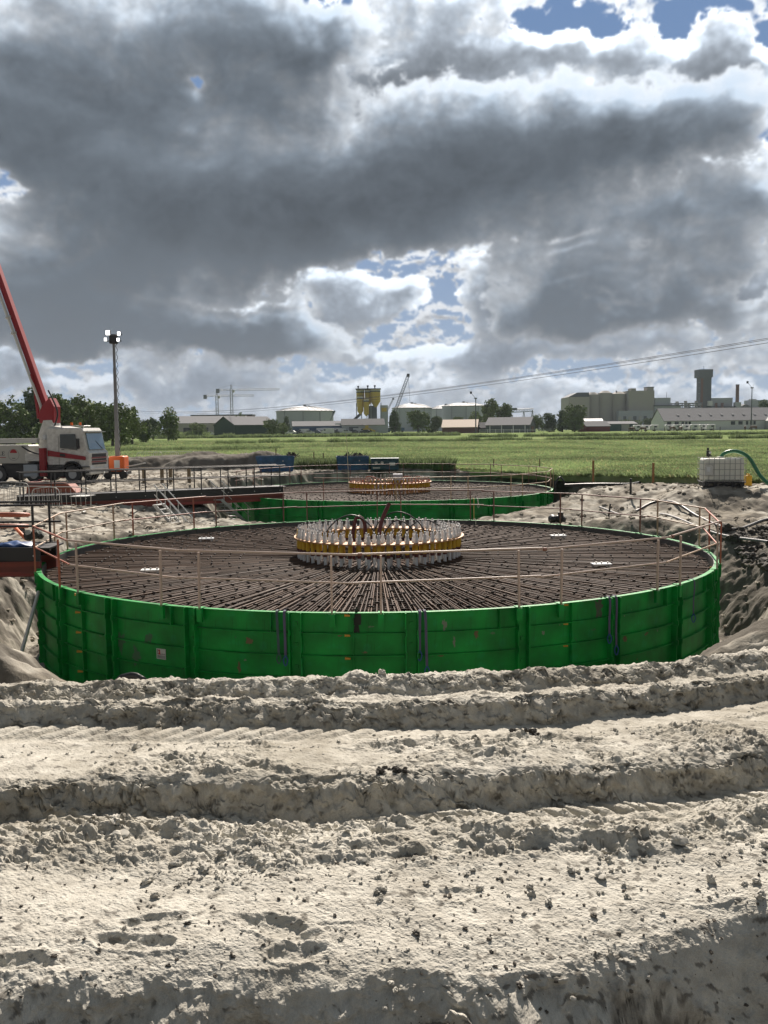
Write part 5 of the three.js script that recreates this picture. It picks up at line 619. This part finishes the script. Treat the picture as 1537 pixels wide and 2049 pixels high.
{ const n = ['first', 'second', 'third', 'fourth']; for (let k = 0; k < 4; k++) barrier('crowd barrier in the row before the grey soil heap, ' + n[k] + ' from the left', bAt(300 + k * 33, 930, .5), .05); }
barrier('crowd barrier standing at the left end of the long walkway', hit(60, 1018, .1).setY(-.05), .0, 0, 2.6); barrier('crowd barrier beside the end of the long walkway, tilted', hit(125, 1022, .0).setY(-.08), -.08, .06, 2.6); barrier('crowd barrier at the far left edge', hit(8, 1010, .2).setY(.1), .1, 0, 2.2);
// skips and container
const skipBlue = std(.018, .11, .27, .45, { map: paintMap }), skipGeo = (L, H, W, rake) => { const g = merge([prism([[0, 0], [L - rake * .4, 0], [L, H], [-rake, H]], .06).translate(0, 0, W / 2), prism([[0, 0], [L - rake * .4, 0], [L, H], [-rake, H]], .06).translate(0, 0, -W / 2), bar(V(0, 0, 0), V(-rake, H, 0), W, .06), bar(V(L - rake * .4, 0, 0), V(L, H, 0), W, .06), box(L - rake * .4, .06, W, (L - rake * .4) / 2, .03, 0)]); return g.translate(-L / 2, 0, 0); };
function skip(label, px, py, d, L, H, rake, loaded) { const p = at(px, py, d); p.y = ground(p.x, d) - .02; const g = thing('waste_skip', label, 'skip', 'blue waste skips', p, .08); part(g, 'hopper', skipGeo(L, H, 1.5, rake), skipBlue); part(g, 'rim', [bar(V(-L / 2 - rake, H, .76), V(L / 2, H, .76), .07, .08), bar(V(-L / 2 - rake, H, -.74), V(L / 2, H, -.74), .07, .08)], skipBlue); part(g, 'label_plate', box(.55, .16, .012, .25, H * .66, .8), whiteCap); part(g, 'lifting_lug', [cyl(.05, .05, .16, 0, 0, 0, 8).rotateX(Math.PI / 2).translate(.4, H * .7, .86)], greySteel); for (const x of [-.6, .6]) part(g, 'side_rib', box(.07, H * .95, .05, x, H * .48, .8), skipBlue); if (loaded) part(g, 'load', loaded(L, H), std(.07, .055, .045, .95)); return g; }
const scrap = (L, H) => { const r = rng(44), l = []; for (let k = 0; k < 26; k++) { const x = (r() - .5) * L * .85, z = (r() - .5) * 1.1; l.push(bar(V(x, H - .1, z), V(x + (r() - .5) * .9, H + .05 + r() * .28, z + (r() - .5) * .4), .06 + .1 * r(), .04)); } return l; };
skip('blue skip with sloping end and white label in front of the soil heap', 556, 940, 66, 2.35, 1.05, .32, (L, H) => scrap(L * .35, H).map((g) => g.translate(L * .4, 0, 0))); skip('dark blue skip heaped with scrap timber against the meadow', 707, 936, 66, 2.1, .95, .12, scrap);
{ const d = 65, p = at(770, 938, d); p.y = ground(p.x, d); const g = thing('blue_container', 'low teal-blue steel container right of the loaded skip', 'container', undefined, p, .04), m = std(.018, .085, .13, .5, { map: paintMap }); part(g, 'body', rbox(1.9, .72, 1.3, 0, .38, 0, .03), m); part(g, 'lid', box(1.98, .07, 1.38, 0, .78, 0), m); part(g, 'label_plate', box(.4, .22, .012, .5, .42, .657), whiteCap); part(g, 'marking', box(.5, .1, .012, -.6, .16, .657), galvanised); for (const x of [-.62, -.2]) part(g, 'roundel', cyl(.11, .11, .014, 0, 0, 0, 16).rotateX(Math.PI / 2).translate(x, .5, .657), galvanised); }
// timber posts with boards behind the walkway
for (const [px, l] of [[289, 'timber post at the left of the board frame behind the walkway'], [325, 'second timber post of the board frame'], [342, 'third timber post of the board frame'], [379, 'timber post at the right of the board frame']]) { const p = hit(px, 968, .35); solo('timber_post', box(.2, 1.0, .14, p.x, p.y + .45, p.z), std(.26, .20, .12, .85, { map: grainMap }), l, 'post', 'timber posts behind the walkway'); }
solo('timber_board', bar(hit(284, 968, .35).add(V(0, .93, .1)), hit(384, 968, .35).add(V(0, .93, .1)), .06, .12), std(.30, .24, .16, .85, { map: grainMap }), 'long timber board across the posts behind the walkway', 'board');
solo('orange_stack', prism([[0, 0], [2.6, .0], [2.2, .42], [.1, .55]], 1.1, .03), std(.32, .075, .035, .6, { map: grainMap }), 'orange-brown stack of beams behind the walkway railing', 'stack').position.copy(bAt(55, 985, .3).add(V(0, 0, -1)));
// water tank with hose on the right
{
  const d = 38, p = at(1443, 981, d), y = ground(p.x, d) + .02, g = thing('water_container', 'caged white water container on a black pallet on the sandy rise', 'tank', undefined, V(p.x, y, -d), -.12), milky = std(.72, .71, .64, .45), wire = std(.30, .30, .29, .4, { metalness: .5 });
  part(g, 'bottle', rbox(1.58, .92, 1.0, 0, .68, 0, .1), milky); part(g, 'filler_cap', cyl(.12, .12, .06, -.1, 1.17, .1, 16), milky);
  for (let k = 0; k <= 8; k++) for (const z of [-.54, .54]) part(g, 'cage_upright', bar(V(-.82 + k * .205, .18, z), V(-.82 + k * .205, 1.16, z), .018, .018), wire); for (let k = 0; k <= 4; k++) { for (const z of [-.55, .55]) part(g, 'cage_bar', bar(V(-.83, .22 + k * .235, z), V(.83, .22 + k * .235, z), .018, .018), wire); for (const x of [-.83, .83]) part(g, 'cage_bar', bar(V(x, .22 + k * .235, -.55), V(x, .22 + k * .235, .55), .018, .018), wire); }
  part(g, 'name_plate', box(.32, .42, .012, -.62, .68, .565), galvanised); part(g, 'white_note', box(.14, .18, .012, -.64, .7, .575), whiteCap); part(g, 'pallet_deck', box(1.66, .04, 1.12, 0, .165, 0), black); for (const x of [-.7, -.35, 0, .35, .7]) part(g, 'pallet_foot', box(.16, .14, 1.1, x, .07, 0), black); part(g, 'pallet_skid', [box(1.68, .03, .12, 0, .012, .5), box(1.68, .03, .12, 0, .012, -.5)], black);
  const h0 = V(p.x - .1, y + 1.05, -d), pts = [h0, V(p.x + .05, y + 1.32, -d + .1), V(p.x + .45, y + 1.42, -d + .2), V(p.x + .9, y + 1.2, -d + .4), V(p.x + 1.3, y + .4, -d + .8), V(p.x + 1.7, y - .02, -d + 1.3), V(p.x + 2.6, ground(p.x + 2.6, d - 2) + .07, -d + 2), V(p.x + 4.2, ground(p.x + 4.2, d - 2) + .07, -d + 2.2)]; solo('green_hose', tube(pts, .075, 60, 10), std(.03, .16, .075, .35), 'thick green suction hose arching out of the white container', 'hose');
  const j = at(1497, 972, d + .6); const q = thing('jerrycan', 'yellow jerrycan standing right of the white container', 'jerrycan', undefined, V(j.x, ground(j.x, d + .6), -d - .6)); part(q, 'body', rbox(.26, .44, .24, 0, .22, 0, .05), std(.72, .40, .02, .4)); part(q, 'neck', cyl(.045, .04, .06, .03, .47, 0, 10), std(.72, .40, .02, .4)); part(q, 'handle', tube([V(-.1, .42, 0), V(-.07, .5, 0), V(0, .5, 0), V(.02, .43, 0)], .015, 10, 5), std(.72, .40, .02, .4)); 
  const v = at(1417, 950, d + 3), vg = thing('standpipe', 'dark standpipe with a valve behind the white container', 'standpipe', undefined, V(v.x, ground(v.x, d + 3), -d - 3)), vy = at(1417, 903, d + 3).y - ground(v.x, d + 3); part(vg, 'pipe', cyl(.03, .03, vy, 0, vy / 2, 0, 8), black); part(vg, 'valve_body', [cyl(.09, .09, .26, 0, vy - .1, 0, 10), cyl(.05, .05, .12, -.03, vy + .1, 0, 8), box(.2, .05, .05, .04, vy - .2, 0)], black); part(vg, 'gauge', cyl(.055, .055, .03, 0, 0, 0, 12).rotateX(Math.PI / 2).translate(.03, vy - .06, .1), whiteCap);
}
// stakes along the edge of the meadow
[[1187, 921, 956, 'orange-brown wooden stake at the meadow edge, left of the pair'], [1307, 926, 962, 'orange-brown wooden stake at the meadow edge, nearest the water container']].forEach(([px, t, b, l]) => { const p = hit(px, b, .72), d = -p.z, top = at(px, t, d).y; solo('wooden_stake', box(.1, top - .5, .08, p.x, (top + .5) / 2, p.z), std(.34, .17, .07, .8, { map: grainMap }), l, 'stake', 'wooden stakes'); });
[[552, 897, 'thin fence post right above the left skip'], [628, 904, 'thin fence post in the weeds left of the loaded skip'], [647, 906, 'thin fence post close to the loaded skip'], [988, 918, 'thin fence post behind the far formwork, left one'], [1080, 918, 'thin fence post behind the far formwork, right one']].forEach(([px, t, l]) => { const d = px > 900 ? 63 : 69, p = at(px, t, d), b = fieldY(p.x, d); solo('fence_post', cyl(.045, .04, Math.max(.5, p.y - b + .2), p.x, (p.y + b - .2) / 2, -d, 7), std(.16, .12, .08, .9), l, 'post', 'thin fence posts'); });
{ const a = at(699, 985, 48), b = at(693, 866, 50.5); solo('bamboo_pole', rod(a.setY(Math.min(a.y, .2)), b, .02, 6, .014), std(.55, .45, .28, .7), 'long thin pale pole standing up before the far cage', 'pole'); }
// hoses, drains, timber and scraps round the pits
const lay = (list, r, seg = 50) => tube(list.map(([px, py, y, lift = 0]) => { const p = hit(px, py, y); p.y = Math.max(ground(p.x, -p.z) + r * .7, p.y) + lift; return p; }), r, seg, 8);
solo('black_hose', lay([[1272, 1062, -.7], [1310, 1052, -.6], [1345, 1050, -.45], [1400, 1062, -.4], [1470, 1072, -.3], [1537, 1056, -.2], [1580, 1050, -.1]], .055), rubber, 'black hose snaking across the sand right of the front formwork', 'hose');
solo('hose_loop', tube([[1322, 1062, -.5], [1330, 1042, -.1], [1345, 1032, .1], [1360, 1040, 0], [1366, 1060, -.4]].map(([a, b, y]) => at(a, b, 36)), .05, 30, 8), rubber, 'black hose standing up in a loop behind the right rear railing', 'hose');
solo('hose_loop', tube([[1288, 1002], [1292, 985], [1303, 981], [1310, 988], [1312, 1000]].map(([a, b]) => at(a, b, 45)), .05, 24, 8), rubber, 'small black hose loop beside the far right bank', 'hose');
solo('hose_loop', tube([[1110, 985], [1112, 968], [1120, 955], [1128, 962], [1130, 972]].map(([a, b]) => at(a, b, 52)), .05, 24, 8), rubber, 'black hose loop at the right corner of the far formwork', 'hose');
solo('drain_pipe', lay([[1130, 973, .2, .05], [1190, 971, .25, .05], [1255, 973, .3, .05], [1280, 988, .1, .02]], .08), rubber, 'dark drain pipe lying along the top of the far right bank', 'pipe');
solo('drain_pipe', lay([[1200, 1034, -.7], [1260, 1046, -.6], [1330, 1062, -.5], [1440, 1078, -.35], [1537, 1084, -.2]], .045), std(.2, .2, .2, .6), 'grey pipe lying from the far pit towards the mud lumps', 'pipe');
solo('black_stake', rod(hit(1262, 990, .3), hit(1262, 990, .3).add(V(0, .75, 0)), .05, 7), black, 'short black stake at the far right bank', 'stake');
solo('black_stake', rod(hit(1217, 1040, -.6), hit(1219, 1040, -.6).add(V(.05, .7, 0)), .04, 7), black, 'short black stake behind the rear railing', 'stake');
{ const p = hit(1117, 1046, -.55); const r = rng(17), l = []; for (let k = 0; k < 6; k++) l.push(new THREE.DodecahedronGeometry(.14 + .08 * r(), 1).translate((r() - .5) * .7, .1 + r() * .1, (r() - .5) * .3)); const m = solo('dark_pump', merge([merge(l.map((g) => g.index ? g.toNonIndexed() : g)), cyl(.12, .12, .3, .1, .3, 0, 12).toNonIndexed()]), black, 'small black pump on the sand between the two formworks', 'pump'); m.position.copy(p); m.position.y = ground(p.x, -p.z); }
// corrugated drain rings standing behind the sand bank
function corrugated(label, px, py, d, r) { const p = at(px, py, d), pts = []; const g = solo('drain_ring', new THREE.TorusGeometry(r, .06, 8, 60), rubber, label, 'pipe', 'corrugated drain pipes'); const q = g.geometry.attributes.position; for (let i = 0; i < q.count; i++) { const x = q.getX(i), y = q.getY(i), a = Math.atan2(y, x), k = 1 + .012 * Math.sign(Math.sin(a * 90)); q.setXYZ(i, x * k, y * k, q.getZ(i) * (1 + .2 * Math.sin(a * 90))); } g.geometry.computeVertexNormals(); g.position.set(p.x, p.y - r, p.z); return g; }
corrugated('black corrugated drain pipe arching up at the left of the sand bank', 262, 1352, 15.6, .30); corrugated('black corrugated drain pipe arching up at the right of the sand bank', 1457, 1310, 17.6, .33);
solo('prop', rod(hit(30, 1352, -2.0), V(RING[0].x + Math.sin(-62 * DEG) * 9.15, -.35, -RING[0].d + Math.cos(62 * DEG) * 9.15), .045, 8), galvanised, 'grey steel prop leaning against the left side of the front formwork', 'prop');
solo('timber_lath', rod(hit(2, 1322, -1.9), hit(26, 1350, -2.2), .03, 6), std(.42, .33, .2, .8), 'pale lath lying on the slope at the left edge', 'lath');
// lifting slings over the rim, yellow strap on the far ring
const slingBlue = std(.075, .072, .125, .8), slingEnd = std(.02, .07, .22, .7);
function sling(label, deg, L, sway = 0, c = RING[0], mat = slingBlue) { const a = deg * DEG, o = (r, y, s = 0) => V(c.x + Math.sin(a + s) * r, y, -c.d + Math.cos(a + s) * r); const g = thing('lifting_sling', label, 'sling', 'slings over the formwork rim', V(0, 0, 0)); const path = [[R - .06, -.1], [R + .03, .03], [R + .13, .02], [R + .15, -.12], [R + .13, -L * .6], [R + .13, -L]].map(([r, y], k) => o(r, y, sway * k / 5)); const cv = new THREE.CatmullRomCurve3(path), pts = cv.getPoints(20), p = [], idx = []; const t = V(Math.cos(a), 0, -Math.sin(a)); pts.forEach((q, k) => { const n = V(Math.sin(a), 0, Math.cos(a)).multiplyScalar(.006); for (const [s, f] of [[-.025, 1], [.025, 1], [.025, -1], [-.025, -1]]) p.push(q.x + t.x * s + n.x * f, q.y, q.z + t.z * s + n.z * f); if (k) for (let e = 0; e < 4; e++) { const A = (k - 1) * 4 + e, B = (k - 1) * 4 + (e + 1) % 4; idx.push(A, B, A + 4, B, B + 4, A + 4); } }); const geo = new THREE.BufferGeometry(); geo.setAttribute('position', new THREE.Float32BufferAttribute(p, 3)); geo.setIndex(idx); part(g, 'webbing', toCreasedNormals(geo, .5), mat); const e = pts[20]; part(g, 'eye', tube([e.clone(), e.clone().add(V(-.04, -.09, .01)), e.clone().add(V(0, -.2, .015)), e.clone().add(V(.04, -.09, .01)), e.clone().add(V(.004, 0, .004))], .012, 20, 5), mat === slingBlue ? slingEnd : mat); }
sling('thin dark loop sling left of the middle of the front formwork', -11.9, .78, .004, RING[0], std(.03, .07, .07, .7)); sling('blue-ended sling hanging just left of the second panel joint', -10.9, .82, .001); sling('shorter of two violet slings right of the middle', 5.2, .72, -.002); sling('longer of two violet slings right of the middle', 5.6, 1.02, .006); sling('shorter of the violet slings left of the right-hand joint', 30.6, .72, .002); sling('longer of the violet slings left of the right-hand joint', 31.6, .98, .006); sling('single violet sling on the right flank of the front formwork', 50, .74, .004);
sling('yellow strap hanging on the right of the far formwork', 25, .9, .003, RING[1], std(.5, .42, .12, .8)); sling('white strap beside the yellow one on the far formwork', 26.2, .25, .01, RING[1], std(.6, .6, .55, .8));
// maker's sticker on the formwork
{ const canvas = document.createElement('canvas'); canvas.width = 256; canvas.height = 224; const q = canvas.getContext('2d'); q.fillStyle = '#c9cdc9'; q.fillRect(0, 0, 256, 224); q.fillStyle = '#8f9693'; q.fillRect(14, 142, 228, 70); q.fillStyle = '#15171a'; q.fillRect(22, 14, 16, 116); q.fillRect(22, 116, 40, 14); q.fillStyle = '#b3171c'; q.fillRect(50, 20, 50, 44); q.fillRect(74, 64, 30, 66); q.fillRect(52, 84, 24, 46); q.fillStyle = '#2a2d2f'; q.font = 'bold 46px sans-serif'; q.fillText('ankdo', 104, 130); q.fillRect(34, 158, 70, 8); const t = new THREE.CanvasTexture(canvas); t.colorSpace = THREE.SRGBColorSpace; const a = -28.6 * DEG, m = solo('sticker', box(.24, .21, .006), std(.8, .8, .8, .5, { map: t }), 'white sticker with red and black print on the front formwork', 'sticker'); m.position.set(RING[0].x + Math.sin(a) * (R + .02), -1.02, -RING[0].d + Math.cos(a) * (R + .02)); m.rotation.y = a; }
// survey plates lying on the mat
[[302, 1141, 'steel plate on feet on the left of the front mat', 0], [413, 1078, 'pale steel plate on feet at the rear left of the front mat', 1], [1117, 1072, 'pale steel plate on feet at the rear right of the front mat', 1], [1203, 1129, 'bright steel plate on feet on the right of the front mat', 1]].forEach(([px, py, l, b]) => { const p = hit(px, py, -.08), g = thing('support_plate', l, 'plate', 'plates on the front mat', V(p.x, -.155, p.z), .1); part(g, 'plate', box(.48, .03, .3, 0, .085, 0), b ? whiteCap : galvanised); for (const [x, z] of [[-.18, .1], [.18, .1], [-.18, -.1], [.18, -.1]]) part(g, 'foot', box(.06, .08, .06, x, .03, z), galvanised); for (const x of [-.14, 0, .16]) part(g, 'bolt', cyl(.022, .022, .05, x, .12, .03, 8), galvanised); });
// mud lumps at the right of the front pit
{ const r = rng(63), base = [0, 1, 2, 3].map((k) => { const g = mergeVertices(new THREE.IcosahedronGeometry(1, 2).deleteAttribute('uv').deleteAttribute('normal')); const p = g.attributes.position; for (let i = 0; i < p.count; i++) { const x = p.getX(i), y = p.getY(i), z = p.getZ(i), n = 1 + .75 * fbm(x * 1.5 + k * 9, y * 1.5 + z * 1.3, 4) + .45 * fbm(x * 4 + z * 3, y * 4 + k - z * 2, 3); p.setXYZ(i, x * n * (1 + .25 * (k % 2)), y * n * .7, z * n * (1 - .2 * (k % 3))); } return toCreasedNormals(g, .55); });
  globalThis.clodShapes = base; const list = []; for (let k = 0; k < 420; k++) { const x = 11.2 + r() * 4.5, d = 26 + r() * 5.5, s = .04 + .2 * r() ** 3; list.push([x, ground(x, d) + s * .3, -d, s, r() * 6, .5 + r() * .5, 1]); } scatter('mud_lump', base[0], std(.11, .10, .088, .95), list); }

// ---------------------------------------------------------------- crumbs of sand and peat on the bank and round the pits
{
  const r = rng(222), sandC = std(.47, .447, .39, .95), peatC = std(.05, .044, .036, .95), shapes = globalThis.clodShapes, lists = [[], [], [], []], dark = [[], []];
  const put = (l, x, d, s, t, sink = .25) => l.push([x, sandY(x, d) + s * sink, -d, s, r() * 6.28, t, .75 + .5 * r()]);
  for (let k = 0; k < 17000; k++) { const d = 1 / mix(1 / 8.4, 1 / 3.7, r()), x = (r() * 2 - 1) * .54 * d, dd = d - CURVE(x), zone = (dd > 4.75 && dd < 5.7) || (dd > 5.9 && dd < 6.95) || dd > 7.45 ? 1 : .10, patch = fbm(x * 1.1 + 3, d * 1.1, 3); if (r() > zone * (.45 + 1.9 * patch)) continue; const big = r(); put(lists[k % 4], x, d, big > .992 ? .022 + r() * .022 : .002 + .012 * r() ** 3, .8 + r() * .35, .3); }
  for (let k = 0; k < 2600; k++) { const d = mix(3.75, 5.0, r()), x = (r() * 2 - 1) * .54 * d, p = fbm(x * .9 + 9, d * 1.3, 3); if (r() > .5 + p) continue; const s = .002 + .009 * r() ** 3 + (r() > .99 ? .010 : 0); put(dark[k % 2], x, d, s, .9 + r() * 2.2, .2); }
  for (let k = 0; k < 110; k++) { const d = mix(4.6, 5.2, r()) + (r() - .5) * .3, x = -1.5 + r() * 3.6; put(lists[k % 4], x, d, .006 + .022 * r() ** 2, .75 + r() * .3, .45); }
  for (let k = 0; k < 120; k++) { const c = [[.03, 6.0], [1.05, 6.9], [2.9, 6.2]][k % 3], x = c[0] + (r() - .5) * .2, d = c[1] + (r() - .5) * .12; put(dark[k % 2], x, d, .006 + .018 * r() ** 2, .6 + r() * .6, .5); }
  lists.forEach((l, k) => scatter('sand_crumb', shapes[k], sandC, l)); dark.forEach((l, k) => scatter('peat_crumb', shapes[k + 1], peatC, l));
  const far = []; for (let k = 0; k < 5200; k++) { const d = mix(17, 66, r() ** .8), x = (r() * 2 - 1) * Math.min(18, .46 * d), r1 = Math.hypot(x - RING[0].x, d - RING[0].d), r2 = Math.hypot(x - RING[1].x, d - RING[1].d); if (r1 < 9.4 || r2 < 9.4 || fieldEdge(x, d) > 0) continue; const s = .02 + .09 * r() ** 3; far.push([x, land(x, d) + .02, -d, s, r() * 6, .6 + r() * .5, .8]); } scatter('soil_clod', shapes[3], std(.36, .32, .26, .95), far);
}
scene.traverse((o) => { if (o.isMesh) { o.castShadow = true; o.receiveShadow = true; } });
renderer.render(scene, camera);
